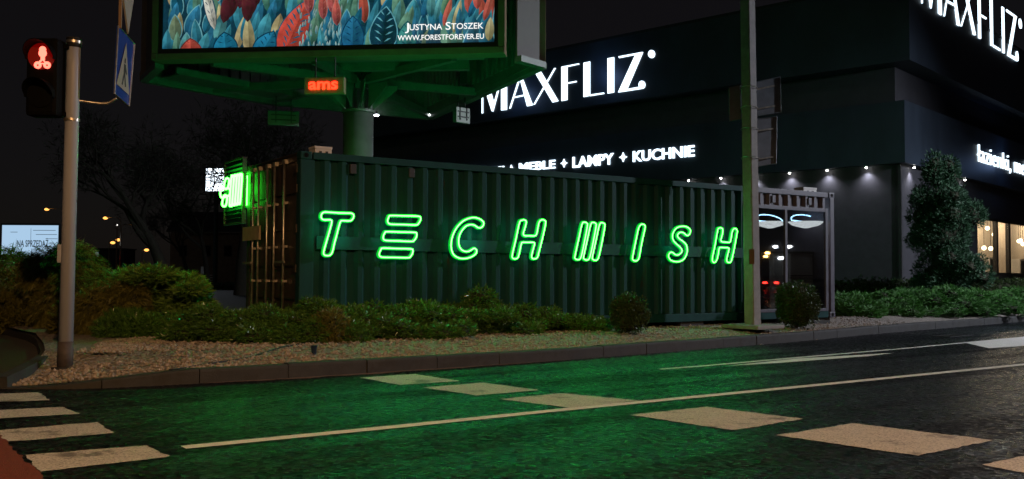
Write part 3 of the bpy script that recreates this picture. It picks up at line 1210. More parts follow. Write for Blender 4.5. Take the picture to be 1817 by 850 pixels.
def leaf(u, z, w, h, tilt, c1, c2, veins=0, outline=None):
    def tr(x, y):
        return (u+x*math.cos(tilt)+y*math.sin(tilt), z-x*math.sin(tilt)+y*math.cos(tilt))
    layer[0] = int(layer[0])+1
    N = 9
    prof = [math.sin(math.pi*min(1, (i/N))**.8)**.75 if 0 < i < N else 0 for i in range(N+1)]
    if outline:
        ring = [tr(-(w/2+.025)*prof[i], (h+.03)*i/N) for i in range(N+1)]+[tr((w/2+.025)*prof[i], (h+.03)*i/N) for i in range(N-1, 0, -1)]
        art_poly(ring, [outline]*len(ring))
    layer[0] += .35
    for sgn, ca, cb_ in ((-1, c1, c2), (1, tuple(x*.55 for x in c1), tuple(x*.6 for x in c2))):
        ring = [tr(0, h*i/N) for i in range(N+1)]+[tr(sgn*w/2*prof[i], h*i/N) for i in range(N-1, 0, -1)]
        cols = [tuple(a+(b-a)*(i/N) for a, b in zip(ca, cb_)) for i in range(N+1)]+[tuple((a+(b-a)*(i/N))*1.15 for a, b in zip(ca, cb_)) for i in range(N-1, 0, -1)]
        if sgn > 0:
            ring, cols = ring[::-1], cols[::-1]
        art_poly(ring, cols)
    layer[0] += .3
    for k in range(veins):
        y = h*(.15+.68*k/max(1, veins-1))
        wv = w/2*math.sin(math.pi*(y/h))**.75
        for sgn in (-1, 1):
            a, b = (sgn*.12*wv, y), (sgn*.72*wv, y+h*.09)
            q = [tr(*a), tr((a[0]+b[0])/2, (a[1]+b[1])/2+h*.028), tr(*b), tr((a[0]+b[0])/2, (a[1]+b[1])/2-h*.012)]
            art_poly(q, [outline or lin((15, 60, 90))]*4)


for row in range(8, -1, -1):
    for k in range(31):
        u = PU0+(k+ra.random()*.9)*(PU1-PU0)/30
        z = PZ0-.3+row*.33+ra.uniform(-.14, .14)
        a, b = ra.choice(PAL) if ra.random() > .5 else PAL[ra.choice([0, 1, 2, 3, 5])]
        if ra.random() < .15:
            a, b = b, a
        leaf(u, z, ra.uniform(.2, .32), ra.uniform(.6, 1.0), ra.uniform(-.15, .45), lin(a), lin(b), outline=lin((120, 190, 200)) if ra.random() < .18 else None)
UW = PU1-PU0


def fr_(x):
    return PU0+UW*(x-283)/(870-283)


# large plain leaves and fronds in the lower part
for k in range(9):
    leaf(fr_(392+k*7+ra.uniform(-4, 4)), PZ0+.55+ra.random()*.4, .3, .9, ra.uniform(-.3, .4), lin((70, 25, 40)), lin((120, 45, 50)))
leaf(fr_(378), PZ0+.42, .22, 1.2, -.25, lin((235, 235, 220)), lin((240, 240, 225)), 5, lin((30, 70, 100)))
leaf(fr_(500), PZ0-.25, .66, 1.42, .42, lin((205, 70, 60)), lin((235, 95, 80)), 8, lin((45, 100, 130)))
leaf(fr_(455), PZ0-.3, .5, .75, .55, lin((30, 120, 160)), lin((40, 140, 180)), 5, lin((12, 55, 85)))
leaf(fr_(400), PZ0-.25, .55, .6, -.1, lin((30, 130, 170)), lin((40, 150, 190)), 4, lin((12, 60, 90)))
leaf(fr_(336), PZ0-.3, .5, .52, -.05, lin((200, 75, 65)), lin((215, 95, 80)), 3, lin((130, 50, 50)))
for k in range(60):
    leaf(fr_(530+ra.random()*75), PZ0-.1+ra.random()*.95, .045, ra.uniform(.1, .22), ra.uniform(-.3, .3), lin((60, 150, 170)), lin((200, 225, 215)))
for x, z, w_, h_ in ((548, .75, .2, .75), (573, .6, .17, .6), (590, .72, .22, .75), (597, .45, .17, .6)):
    leaf(fr_(x), PZ0+z, w_, h_, -.05, lin((150, 70, 80)), lin((225, 105, 90)), 4, lin((205, 120, 110)))
leaf(fr_(625), PZ0-.2, .5, .85, .0, lin((25, 95, 140)), lin((45, 130, 170)), 5, lin((12, 60, 100)))
leaf(fr_(675), PZ0-.25, .62, 1.1, .1, lin((14, 50, 70)), lin((20, 70, 95)), 6, lin((110, 190, 205)))
leaf(fr_(718), PZ0-.25, .42, .75, .05, lin((40, 120, 125)), lin((70, 160, 150)), 5, lin((20, 80, 100)))
for k in range(16):
    x = 735+k*8.6
    leaf(fr_(x+ra.uniform(-4, 4)), PZ0+ra.uniform(.0, .75), ra.uniform(.14, .22), ra.uniform(.5, .8), ra.uniform(0, .4), *[lin(c) for c in ra.choice([((160, 150, 100), (225, 215, 165)), ((190, 80, 75), (235, 130, 105)), ((30, 110, 130), (120, 195, 190)), ((60, 120, 100), (140, 175, 130)), ((20, 80, 120), (60, 150, 180))])])
me = bpy.data.meshes.new('printed_picture')
me.from_pydata([tuple(p) for p in pv], [], pf)
ca_ = me.color_attributes.new('print', 'FLOAT_COLOR', 'POINT')
ca_.data.foreach_set('color', np.array([(*c, 1) for c in pcol], dtype=np.float32).ravel())
me.materials.append(art)
po = bpy.data.objects.new('printed_picture', me)
COL.objects.link(po)
po.parent = frm
# the words on the poster
ztop = PZ0+.29
letters = MB()


def poster_px(x, y):
    n = (FL+Vector((colc.x, colc.y, .13)), fn)
    p = gpl(x, y, n[0]+fn*.02, fn)-Vector((colc.x, colc.y, .13))
    return (p-FL).dot(fd), p.z-FL.z


def poster_text(body, xl, xr, yb, cap, off):
    u0, z0 = poster_px(xl, yb)
    u1, _ = poster_px(xr, yb)
    vv = text_on(body, FL+fd*u0+fn*.045+Vector((0, 0, z0)), fd, (0, 0, 1), u1-u0, cap, .004, off)
    letters.add(vv.v, vv.f)


def serif_word(parts, yb0, yb1):
    for body, xl, xr, cap, yb in parts:
        poster_text(body, xl, xr, yb, cap, .004)


serif_word([('J', 719, 726, .17, 55), ('USTYNA', 727, 785, .13, 54.2), ('S', 791, 800, .17, 53.3), ('TOSZEK', 801, 858, .13, 52.3)], 0, 0)
poster_text('WWW.FORESTFOREVER.EU', 706, 859, 72.5, .115, .006)
letters.build('printed_words', emis('backlit_white', (1, 1, .97), 1.1), po)

# walls of the triangle, ribs inside, trims below
zv = Vector((0, 0, 1))


def wall(p, q, m, t=.12, name='side_panel', ribs=True):
    d = (q-p).normalized()
    n = Vector((-d.y, d.x, 0))
    if n.dot(-(p+q)/2) < 0:
        n = -n                              # inwards
    w = MB()
    w.add([p+zv*.03, q+zv*.03, q+n*t+zv*.03, p+n*t+zv*.03, p+zv*ht, q+zv*ht, q+n*t+zv*ht, p+n*t+zv*ht], [(0, 3, 2, 1), (4, 5, 6, 7), (0, 1, 5, 4), (1, 2, 6, 5), (2, 3, 7, 6), (3, 0, 4, 7)])
    o = w.build(name, m, bb)
    if ribs:
        r = MB()
        k = int((q-p).length/.32)
        for i in range(k):
            c = p+d*((i+.5)*(q-p).length/k)+n*(t+.001)
            r.beam(c+zv*.25+n*.03, c+zv*(ht-.1)+n*.03, .13, .06, n)
        r.build('rib', M['bbsteel'], o)
    tr = MB()
    tr.beam(p-n*.02+zv*(-.02), q-n*.02+zv*(-.02), .2, .14)
    tr.build('bottom_trim', M['bbsteel'], o)
    return o


FRb, FLb = FR-fn*.45+fd*.05, FL-fn*.45-fd*.02
wall(FRb+fd*.18, R2, M['bbpanel'], .05, 'end_panel', False)
MB().beam(R2+zv*.0, R2+zv*ht, .16, .16).build('corner_trim', M['bbframe'], bb, bevel=.01)
MB().beam(L2+zv*.0, L2+zv*ht, .16, .16).build('corner_trim', M['bbframe'], bb, bevel=.01)
MB().beam(L2-zv*.02, L2+zv*.16, .2, .2).build('corner_cap', M['bbframe'], bb, bevel=.02)
wall(FLb, L2, M['bbpanel'], .05, 'end_panel', False)
wall(L2, RL, M['bbsteel'])
wall(R2, RR, M['bbsteel'])
wall(RL, RR, M['bbsteel'])
# walkway inside the left wall and the front wall
d = (RL-L2).normalized()
n = Vector((d.y, -d.x, 0))
wk = MB()
wk.beam(L2+d*.3+n*.65+zv*.05, RL-d*.3+n*.65+zv*.05, .8, .04)
wk.beam(L2+d*.2+n*1.05+zv*.12, RL+n*1.05+zv*.12, .06, .16)
wk.build('walkway', M['bbsteel'], bb)
wk = MB()
wk.beam(FL-fn*.85+fd*1.+zv*.16, FR-fn*.85-fd*.6+zv*.16, .7, .04)
wk.build('walkway', M['bbsteel'], bb)
ctop = 5.45-.13
MB().tube([(0, 0, 0), (0, 0, ctop)], .385, 32).build('column', M['bbpole'], bb, smooth=True)
MB().tube([(0, 0, ctop-.06), (0, 0, ctop)], .43, 32).build('column_flange', M['bbpole'], bb)
fan = MB()
for k in range(10):
    a = k*math.pi/5
    u = Vector((math.cos(a), math.sin(a), 0))
    t_ = Vector((-u.y, u.x, 0))*.012
    p3 = [u*.36+zv*(ctop+.0), u*.36+zv*(zb-.05), u*1.0+zv*(zb-.05), u*1.0+zv*(zb-.15)]
    fan.prism([q-t_ for q in p3], t_*2)
build_split(fan, 'gusset', M['bbsteel'], bb)
hd = MB()
for e in ((FL*.55+FR*.45)-fn*.5, FR*.85+FL*.15-fn*.5, FL*.85+FR*.15-fn*.5, L2*.5+RL*.5, R2*.5+RR*.5, RL, RR, (RL+RR)/2):
    q = Vector((e.x, e.y, zb+.06))
    hd.beam(Vector((0, 0, zb+.06))+(q-Vector((0, 0, zb+.06))).normalized()*.3, q, .16, .2)
hd.beam((-.5, -1.1, zb+.2), (2.9, -1.3, zb+.2), .2, .22)
build_split(hd, 'floor_beam', M['bbsteel'], bb)
st = MB()
for a_, b_ in (((.2, -.2, zb+.1), (-1.2, -1.6, zb+1.6)), ((.1, -.2, zb+.1), (1.3, -1.6, zb+1.3)), ((-.2, .5, zb+.1), (-1.8, 1.8, zb+1.4)), ((2.7, 0., zb), (2.7, 0, zb+2))):
    st.beam(a_, b_, .18, .18)
build_split(st, 'strut', M['dark'], bb)


# signs hanging under the billboard
def hanging_sign(px, Y, w, h, d, rz, label, lit):
    c = gd(px[0], px[1], Y)
    t = thing('hanging_sign', label, 'sign', c, rz, 'small box signs hanging under the billboard')
    b = MB().box((-w/2, -d/2, -h/2), (w/2, d/2, h/2)).build('box', M['bbframe'] if lit else M['bbsteel'], t, bevel=.012)
    rod = MB()
    for s in (-.22, .22):
        rod.tube([(s*w/.9, 0, h/2), (s*w/.9, 0, h/2+.45)], .018, 8)
        if not lit:
            rod.tube([(s*w/.9, -d/2-.01, -h*.32), (s*w/.9, -d/2-.01, h/2)], .014, 6)
    if not lit:
        rod.beam((-w*.4, -d/2-.012, h*.22), (w*.4, -d/2-.012, h*.22), .02, .03).beam((-w*.4, -d/2-.012, -h*.12), (w*.4, -d/2-.012, -h*.12), .02, .03)
    rod.build('hanger', M['dark'], t)
    if lit:
        tw = text_on('ams', (-w*.38, -d/2-.003, -h*.23), (1, 0, 0), (0, 0, 1), w*.72, h*.68, .02, .02, 'H')
        tw.build('lit_letters', M['red_txt'], b)
    return t


hanging_sign((577, 153), 21.0, .9, .37, .16, -.12, 'brown box sign with red glowing lettering under the poster', True)
hanging_sign((503, 210.5), 26.5, .84, .40, .15, .25, 'unlit green tinted box sign hanging at the rear left corner', False)
hanging_sign((819, 205), 26.5, .5, .43, .15, .75, 'unlit small box sign hanging at the right under the billboard', False)
for k, (px, Y, lab) in enumerate((((475, 149), 26.0, 'tiny white lamp inside the left wall of the billboard'), ((763, 204), 29.4, 'tiny white lamp at the rear right tip of the billboard'), ((668, 204.5), 28.5, 'tiny white lamp under the rear edge right of the column'))):
    t = thing('lamp', lab, 'lamp', gd(*px, Y), 0, 'small lamps on the billboard')
    MB().sphere((0, 0, 0), .04 if k == 0 else .05, 10, 6, (1.6 if k else 1, 1, .6)).build('bulb', M['whitelamp'], t, smooth=True)
    MB().tube([(0, .02, .03), (0, .02, .12)], .03, 8).build('holder', M['dark'], t)

# ------------------------------------------------------------------ dark showroom building
BC = gd(1606, 288, 33.)
BZ = BC.z
BO = Vector((BC.x, BC.y, 0))
BR = math.radians(48)                      # local x runs along the right-hand facade, local y along the left-hand one
GI = locm(BO, BR)
bld = thing('showroom_building', 'large dark clad showroom building with stepped tiers', 'building', BO, BR)
NL = Vector((math.cos(BR), math.sin(BR), 0))*-1       # normal of left facade (plane local x = const)
NR = Vector((math.sin(BR), -math.cos(BR), 0))         # normal of right facade (plane local y = const)


def lfx(x, y, off=0.):
    return GI @ gpl(x, y, BO+NL*off, NL)


def rfx(x, y, off=0.):
    return GI @ gpl(x, y, BO+NR*off, NR)


z1 = BZ
z2 = lfx(1606, 177).z
z3 = gd(1615, 106, 32.6).z
z4 = z3+2.75
UP = .3
BX, BY = 34., 29.5
MB().box((0, 0, z1), (BX, BY, z2)).build('lower_tier', M['clad'], bld)
MB().box((.5, .5, z2+.004), (BX-.4, BY-.4, z3-.004)).build('recessed_band', M['clad2'], bld)
MB().box((-UP, -UP, z3), (BX, BY, z4)).build('upper_tier', M['clad'], bld)
MB().box((-UP-.012, -UP-.012, z4), (BX, BY, z4+.12)).build('roof_edge', M['dark'], bld)
seam = MB()
for k in range(1, 22):
    seam.box((-UP-.012, k*1.9, z3+.01), (-UP-.001, k*1.9+.03, z4-.01)).box((-.012, k*1.9-.4, z1+.01), (-.001, k*1.9-.37, z2-.01))
    if k < 16:
        seam.box((k*1.9, -UP-.012, z3+.01), (k*1.9+.03, -UP-.001, z4-.01)).box((k*1.9-.4, -.012, z1+.01), (k*1.9-.37, -.001, z2-.01))

bw = .28
w0 = rfx(1735, 440, -bw).x
wt, wb = rfx(1760, 388, -bw).z, rfx(1760, 487, -bw).z
MB().box((bw, bw, .1), (bw+.3, BY, z1-.004)).build('wall', M['clad2'], bld)
mb = MB().box((bw+.302, bw, .1), (w0, bw+.3, z1-.004)).box((w0+.002, bw, .1), (BX-2, bw+.3, wb)).box((w0+.002, bw, wt), (BX-2, bw+.3, z1-.004))
mb.build('wall', M['clad2'], bld)
mb = MB().box((bw-.04, bw-.04, .1), (bw+.06, bw+.06, z1-.01))
mb.build('corner_pipe', M['dark'], bld)
mb = MB().box((bw-.03, bw+.1, .1), (bw-.004, BY, .75)).box((bw+.1, bw-.03, .1), (BX-2, bw-.004, .7))
mb.build('plinth', mat('plinth_stone', (.13, .13, .14), .8), bld)
# lit showroom behind the windows
inn = MB().box((w0-1, bw+2.3, .1), (BX-2, bw+2.5, z1-.1)).build('showroom_back_wall', M['interior'], bld)
MB().box((w0-1, bw+.32, .05), (BX-2, bw+2.3, .12)).box((w0-1, bw+.32, wt+.55), (BX-2, bw+2.3, wt+.6)).box((w0-1.2, bw+.32, .12), (w0-1.002, bw+2.4, wt+.55)).build('showroom_room', M['interior'], bld)
xs = [w0+.01]
for px in (1772, 1794, 1845, 1880, 1930):
    xs.append(rfx(px, 440, -bw).x)
for k in range(len(xs)-1):
    a, b = xs[k], xs[k+1]
    f = MB().box((a, bw+.04, wb), (a+.12, bw+.2, wt)).box((b-.12, bw+.04, wb), (b-.004, bw+.2, wt)).box((a+.12, bw+.04, wt-.08), (b-.12, bw+.2, wt)).box((a+.12, bw+.04, wb), (b-.12, bw+.2, wb+.08)).build('window', M['dark'], bld)
    MB().box((a+.12, bw+.10, wb+.08), (b-.12, bw+.115, wt-.08)).build('pane', M['shopglass'], f)
li = bpy.data.lights.new('showroom_light', 'POINT')
li.energy = 130
li.color = (1, .80, .55)
li.shadow_soft_size = .4
for xx in (w0+1.2, w0+4.5, w0+8, w0+12, w0+16):
    lo = bpy.data.objects.new('showroom_light', li)
    COL.objects.link(lo)
    lo.parent = bld
    lo.location = (xx, bw+1.2, wt+.2)
for px, py in ((1752, 405), (1764, 416), (1746, 440), (1758, 441), (1808, 428), (1815, 433), (1811, 427)):
    c = BO + Matrix.Rotation(BR, 3, 'Z') @ rfx(px, py, -bw-.5-random.random()*.8)
    t = thing('pendant_lamp', 'small warm glass pendant lamp glowing inside the showroom window', 'pendant lamp', c, 0, 'pendant lamps inside the showroom')
    MB().sphere((0, 0, 0), .10, 10, 6).build('globe', emis('warm_globe', (1, .8, .5), 6), t, smooth=True)
    MB().tube([(0, 0, .09), (0, 0, wt+.5-c.z)], .01, 6).build('cord', M['dark'], t)
for px in (1752, 1806):
    c = BO + Matrix.Rotation(BR, 3, 'Z') @ rfx(px, 480, -bw-1.5)
    c.z = .121
    t = thing('display_cabinet', ('white display cabinet behind the left lit window', 'white display cabinet behind the further right window')[px > 1800], 'cabinet', c, BR)
    MB().box((-.5, -.25, 0), (.5, .25, 2.1)).build('carcass', M['white'], t, bevel=.01)
    MB().box((-.4, -.27, 1.2), (-.02, -.251, 2.0)).box((.02, -.27, 1.2), (.4, -.251, 2.0)).build('door', M['dark'], t)


def wallpoly(mb, pts, fx, off, depth, k):
    P = [fx(x, y, off) for x, y in pts]
    nrm = Vector((-1, 0, 0)) if fx is lfx else Vector((0, -1, 0))
    mb.prism(P, nrm*(depth+.004*k))


def wsign(name, label, c_local):
    c = BO + Matrix.Rotation(BR, 3, 'Z') @ c_local
    t = thing(name, label, 'wall sign', c, BR)
    return t


def zo(pts):
    return zpts(pts, 840, 80, 3.543)


def disc(cx, cy, rx, ry, n=18):
    return [(cx+rx*math.cos(2*math.pi*k/n), cy+ry*math.sin(2*math.pi*k/n)) for k in range(n)]


GLY = [[[(55, 298), (62, 296), (62, 428), (55, 430)], [(78, 287), (107, 276), (135, 376), (118, 416)], [(163, 255), (170, 252), (126, 418), (117, 414)], [(178, 243), (212, 237), (212, 407), (178, 411)]],
       [[(228, 400), (236, 397), (298, 205), (291, 200)], [(291, 199), (306, 196), (375, 378), (340, 385)], [(262, 325), (318, 313), (321, 320), (259, 333)]],
       [[(386, 168), (422, 160), (536, 352), (500, 361)], [(380, 375), (388, 373), (519, 145), (511, 146)]],
       [[(556, 137), (592, 130), (592, 345), (556, 352)], [(592, 130), (665, 116), (668, 121), (592, 138)], [(592, 237), (650, 226), (650, 233), (592, 244)]],
       [[(695, 112), (735, 104), (735, 319), (695, 327)], [(735, 312), (822, 299), (824, 307), (735, 321)]],
       [[(846, 84), (886, 77), (886, 298), (846, 305)]],
       [[(915, 72), (1065, 44), (1062, 54), (918, 82)], [(1024, 54), (1068, 45), (966, 284), (912, 298)], [(935, 283), (1050, 262), (1058, 276), (920, 297)], disc(1062, 250, 20, 25)],
       [disc(1122, 57, 21, 25)]]
P0 = [lfx(x, y, UP) for g_ in GLY for q in g_ for x, y in zo(q)]
cl = Vector((-UP, (min(p.y for p in P0)+max(p.y for p in P0))/2, min(p.z for p in P0)))
t = wsign('illuminated_sign', 'big white glowing shop name on the left facade', cl)
flat = []
for gi, g_ in enumerate(GLY):
    mb = MB()
    for k, q in enumerate(g_):
        P = [lfx(x, y, UP)-cl for x, y in zo(q)]
        P = [Vector((0, p.y, p.z)) for p in P]
        flat.append((gi, k, P))
        mb.prism(P, (-.04-.004*k, 0, 0))
    mb.build('letter', M['sign'], t)
# the same lettering on the right facade
a = rfx(1634, 6, UP)
b = rfx(1806, 104, UP)
ymax = max(p.y for g_, k, P in flat for p in P)
zlo = min(p.z for g_, k, P in flat if g_ < 7 for p in P)
yz = min(p.y for g_, k, P in flat if g_ == 6 for p in P)
sc = (b.x-a.x)/(ymax-yz)
cr2 = Vector((a.x, -UP, a.z))
t = wsign('illuminated_sign', 'big white glowing shop name on the right facade', cr2)
hs = (a.z-rfx(1634, -62, UP).z)
cur = None
for g_, k, P in flat:
    if k == 0:
        if cur:
            cur.build('letter', M['sign'], t)
        cur = MB()
    # straighten the baseline: letters share one level
    gl = [p for gg, kk, PP in flat if gg == min(g_, 6) for p in PP]
    zb_ = min(p.z for p in gl)
    Q = [Vector(((ymax-p.y)*sc, 0, (p.z-zb_)*sc)) for p in P]
    mx_ = sum(q.x for q in Q)/len(Q)
    if g_ != 7:
        lo_, hi_ = min(q.z for q in Q), max(q.z for q in Q)
        ms = {}
        for q in Q:
            ms.setdefault(q.z > (lo_+hi_)/2, []).append(q.x)
        ms = {k_: sum(v_)/len(v_) for k_, v_ in ms.items()}
        Q = [Vector((ms[q.z > (lo_+hi_)/2]+(q.x-ms[q.z > (lo_+hi_)/2])*(.66 if hi_-lo_ > .3 else 1), 0, q.z)) for q in Q]
    cur.prism(Q, (0, -.04-.004*k, 0))
cur.build('letter', M['sign'], t)


def words(items, fx, label, off=.0):
    pts = [fx(x0, y0, off) for _, x0, y0, x1, y1, c_, o_ in items]
    c = sum(pts, Vector())/len(pts)
    t = wsign('illuminated_sign', label, c)
    for body, x0, y0, x1, y1, cpy, o_ in items:
        p, q = fx(x0, y0, off), fx(x1, y1, off)
        zz = p.z
        cap = fx(x0, cpy, off).z-p.z
        if fx is lfx:
            o0, ux, wd = Vector((-.002-off, p.y, zz))-c, (0, -1, 0), p.y-q.y
        else:
            o0, ux, wd = Vector((p.x, -.002-off, zz))-c, (1, 0, 0), q.x-p.x
        if body == '*':
            cc = o0+Vector(ux)*(wd/2)+Vector((0, 0, cap/2))
            mb = MB()
            nn = Vector(ux).cross(Vector((0, 0, 1)))
            out_, in_ = [], []
            for k in range(8):
                r = cap*(.56 if k % 2 == 0 else .24)
                r2 = cap*(.22 if k % 2 == 0 else .12)
                e = Vector(ux)*math.cos(k*math.pi/4)+Vector((0, 0, 1))*math.sin(k*math.pi/4)
                out_.append(cc+e*r)
                in_.append(cc+e*r2)
            fr2 = [p_+nn*.06 for p_ in out_]+[p_+nn*.06 for p_ in in_]
            mb.add(out_+in_+fr2, [(16+k, 16+(k+1) % 8, 24+(k+1) % 8, 24+k) for k in range(8)]+[(k, (k+1) % 8, 16+(k+1) % 8, 16+k) for k in range(8)]+[(8+k, 8+(k+1) % 8, 24+(k+1) % 8, 24+k) for k in range(8)])
            mb.build('star', M['sign'], t)
            continue
        text_on(body, o0, ux, (0, 0, 1), wd, cap, .06, o_).build('word', M['sign'], t)
    return t


words([('ŁAZIENKI', 800, 318, 895, 306, 304, .02), ('*', 902, 306, 914, 305, 294, 0), ('MEBLE', 922, 304.5, 986, 300, 290, .02), ('*', 996, 297, 1007, 296, 283.5, 0), ('LAMPY', 1017, 298, 1089.5, 292, 279, .02), ('*', 1101, 287, 1112, 286, 272, 0), ('KUCHNIE', 1124, 287.5, 1233, 277.8, 268.6, .02)], lfx, 'white glowing row of department words above the container')
words([('łazienki, meble', 1733.5, 286, 1836, 318, 256, -.012)], rfx, 'white glowing lower case words on the right facade')

# what the bright letters spill onto the cladding
for lx, ly, lz, e_ in ((-UP-.7, cl.y-2.5, cl.z+.8, 16), (-UP-.7, cl.y+2.5, cl.z+.6, 16), (rfx(1775, 290).x, -.7, rfx(1775, 290).z, 14)):
    gl_ = bpy.data.lights.new('sign_light', 'POINT')
    gl_.energy = e_
    gl_.color = (.3, .5, 1)
    gl_.shadow_soft_size = .3
    go_ = bpy.data.objects.new('sign_light', gl_)
    COL.objects.link(go_)
    go_.parent = bld
    go_.location = (lx, ly, lz)

# wall downlights
sp_ = bpy.data.lights.new('downlight_beam', 'SPOT')
sp_.energy = 60
sp_.spot_size = math.radians(125)
sp_.spot_blend = 1
sp_.color = (.9, .88, 1)
sp_.shadow_soft_size = .05
names = ['downlight over the container, seventh from the corner', 'downlight just left of the concrete pole', 'downlight hidden close behind the concrete pole', 'downlight above the left glass pane', 'downlight above the end of the container', 'downlight nearest the corner on the left facade',
         'downlight at the corner behind the tall conifer', 'downlight on the right facade beside the conifer top']
for k, (px, py) in enumerate(((1222, 316.5), (1279, 313), (1338, 309), (1401, 303.5), (1467.5, 298.5), (1537, 293.5), (1622, 295), (1712, 316))):
    lc = lfx(px, py, -.12) if k < 6 else rfx(px, py, -.12)
    lc.z = z1-.001
    c = BO + Matrix.Rotation(BR, 3, 'Z') @ lc
    t = thing('downlight', 'small white '+names[k], 'downlight', c, BR, 'downlights under the dark tier')
    MB().tube([(0, 0, 0), (0, 0, -.06)], .045, 12).build('housing', M['white'], t)
    MB().sphere((0, 0, -.07), .038, 10, 6, (1, 1, .7)).build('lens', emis('downlight_lens', (1, .96, .9), 40), t, smooth=True)
    so = bpy.data.objects.new('downlight_beam', sp_)
    COL.objects.link(so)
    so.parent = t
    so.location = (0, 0, -.16)
    aim = Vector((.06, 0, -1)) if k < 6 else Vector((0, .06, -1))
    so.rotation_euler = aim.to_track_quat('-Z', 'Y').to_euler()

# ------------------------------------------------------------------ traffic light with cyclist signal
tp = gp(115.5, 645, .17)
tp.z = bed_z(tp.x, tp.y)-.01
tl = thing('traffic_light', 'grey pole with a red cyclist signal at the crossing', 'traffic light', tp)
lean = gd(131.5, 70, tp.y)-tp
Rp = .083
ax = Vector((lean.x, lean.y, lean.z)).normalized()
PH = lean.z
MB().tube([ax*0, ax*(.32)], .088, 24).build('pole_base', mat('dark_base_paint', (.06, .05, .05), .7, var=.4, scale=8), tl, smooth=True)
MB().tube([ax*.32, ax*(PH-.33), ax*(PH-.1)], [Rp, Rp*.93, Rp*.92], 24).build('pole', M['pole'], tl, smooth=True)
MB().tube([ax*(PH-.1), ax*PH], Rp*.96, 24).tube([ax*PH, ax*(PH+.015)], Rp*1.05, 24).build('pole_cap', M['dark'], tl, smooth=True)
cl_ = MB()
for zz in (PH-.98, PH-.05):
    cl_.tube([ax*zz, ax*(zz+.03)], Rp*1.08, 24)
build_split(cl_, 'clamp', M['galv'], tl)
MB().tube([ax*.0, ax*.02], .15, 20).build('base_flange', M['dark'], tl)
MB().box((-.10, -.06, 1.24), (-.04, .02, 1.46)).build('push_button', M['pole'], tl, bevel=.015)
hc = gd(74, 100, tp.y-.24)-tp
hw = 28/FPX*tp.y
hb = gd(74, 205, tp.y-.24)-tp
htop = gd(74, 66, tp.y-.24)-tp
head = MB().box((hc.x-hw, -.24, hb.z), (hc.x+hw, .0, htop.z)).build('signal_head', M['black'], tl, bevel=.05)
MB().box((hc.x+hw, -.1, hb.z+.02), (-.02, -.04, hb.z+.07)).box((hc.x+hw, -.1, htop.z-.1), (-.02+ax.x*PH, -.04, htop.z-.05)).build('bracket', M['black'], tl)
for k, zc in enumerate((hc.z, hc.z-2*hw-.07)):
    c = Vector((hc.x, -.245, zc))
    vs_ = MB()
    n = 20
    v0 = []
    for i in range(n+1):
        a = math.pi*(-.08+1.16*i/n)
        for r in (hw*.9, hw*.86):
            for y_ in (-.235, -.235-.2*(.35+.65*math.sin(max(0, min(math.pi, a)))**.6)):
                v0.append((c.x+r*math.cos(a), y_, c.z+r*math.sin(a)))
    ff = []
    for i in range(n):
        o_ = i*4
        ff += [(o_, o_+1, o_+5, o_+4), (o_+2, o_+6, o_+7, o_+3), (o_+1, o_+3, o_+7, o_+5), (o_, o_+4, o_+6, o_+2)]
    vs_.add(v0, ff).build('visor', M['black'], head)
    MB().tube([c+Vector((0, .004, 0)), c+Vector((0, -.006, 0))], hw*.84, 28).build('lens', M['red_lens'] if k == 0 else M['black'], head)
sg = MB()


def sgp(x, y, off=-.256):
    p = gd(x, y, tp.y-.26)-tp
    return Vector((p.x, off, p.z))


def ringpx(cx, cy, r, tk, off):
    sg.tube([sgp(cx+r*math.cos(k*math.pi/8), cy+r*math.sin(k*math.pi/8), off) for k in range(16)], tk, 6, True)


u1 = tp.y/FPX
sg.tube([sgp(75.5, 88), sgp(75.5, 88, -.262)], 6*u1, 16)
sg.tube([sgp(75.5, 94.5, -.254), sgp(75.5, 94.5, -.263)], 7*u1, 16)
sg.beam(sgp(75.5, 98), sgp(75.5, 107), 7*u1, .008)
sg.beam(sgp(75, 106, -.259), sgp(67, 114, -.259), 7*u1, .008)
sg.beam(sgp(76, 106, -.258), sgp(84, 114, -.258), 7*u1, .008)
sg.beam(sgp(67, 113, -.261), sgp(84, 113, -.261), 6*u1, .008)
ringpx(67, 115.5, 4.3, 2.3*u1, -.26)
ringpx(83.5, 115.5, 4.3, 2.3*u1, -.26)
sg.build('cyclist_signal', M['red_led'], head)

# blue crossing sign and the white sign above it
Ys = tp.y+.12
q4 = [gd(210, 46, Ys), gd(238.5, 78, Ys+.42), gd(229, 189, Ys+.42), gd(203, 166, Ys)]
c = sum(q4, Vector())/4
bs = thing('crossing_sign', 'square blue crossing sign with a white triangle on a curved bracket', 'sign', c)
q4 = [p-c for p in q4]
nn = (q4[1]-q4[0]).cross(q4[3]-q4[0]).normalized()
if nn.dot(CAM-c) < 0:
    nn = -nn
MB().prism([p-nn*.02 for p in q4], nn*.02).build('plate', M['blue'], bs)
MB().tube(q4, .012, 6, True).build('rim', M['galv'], bs)


def uvp(u, v, off):
    return (q4[0]*(1-u)+q4[1]*u)*(1-v)+(q4[3]*(1-u)+q4[2]*u)*v+nn*off


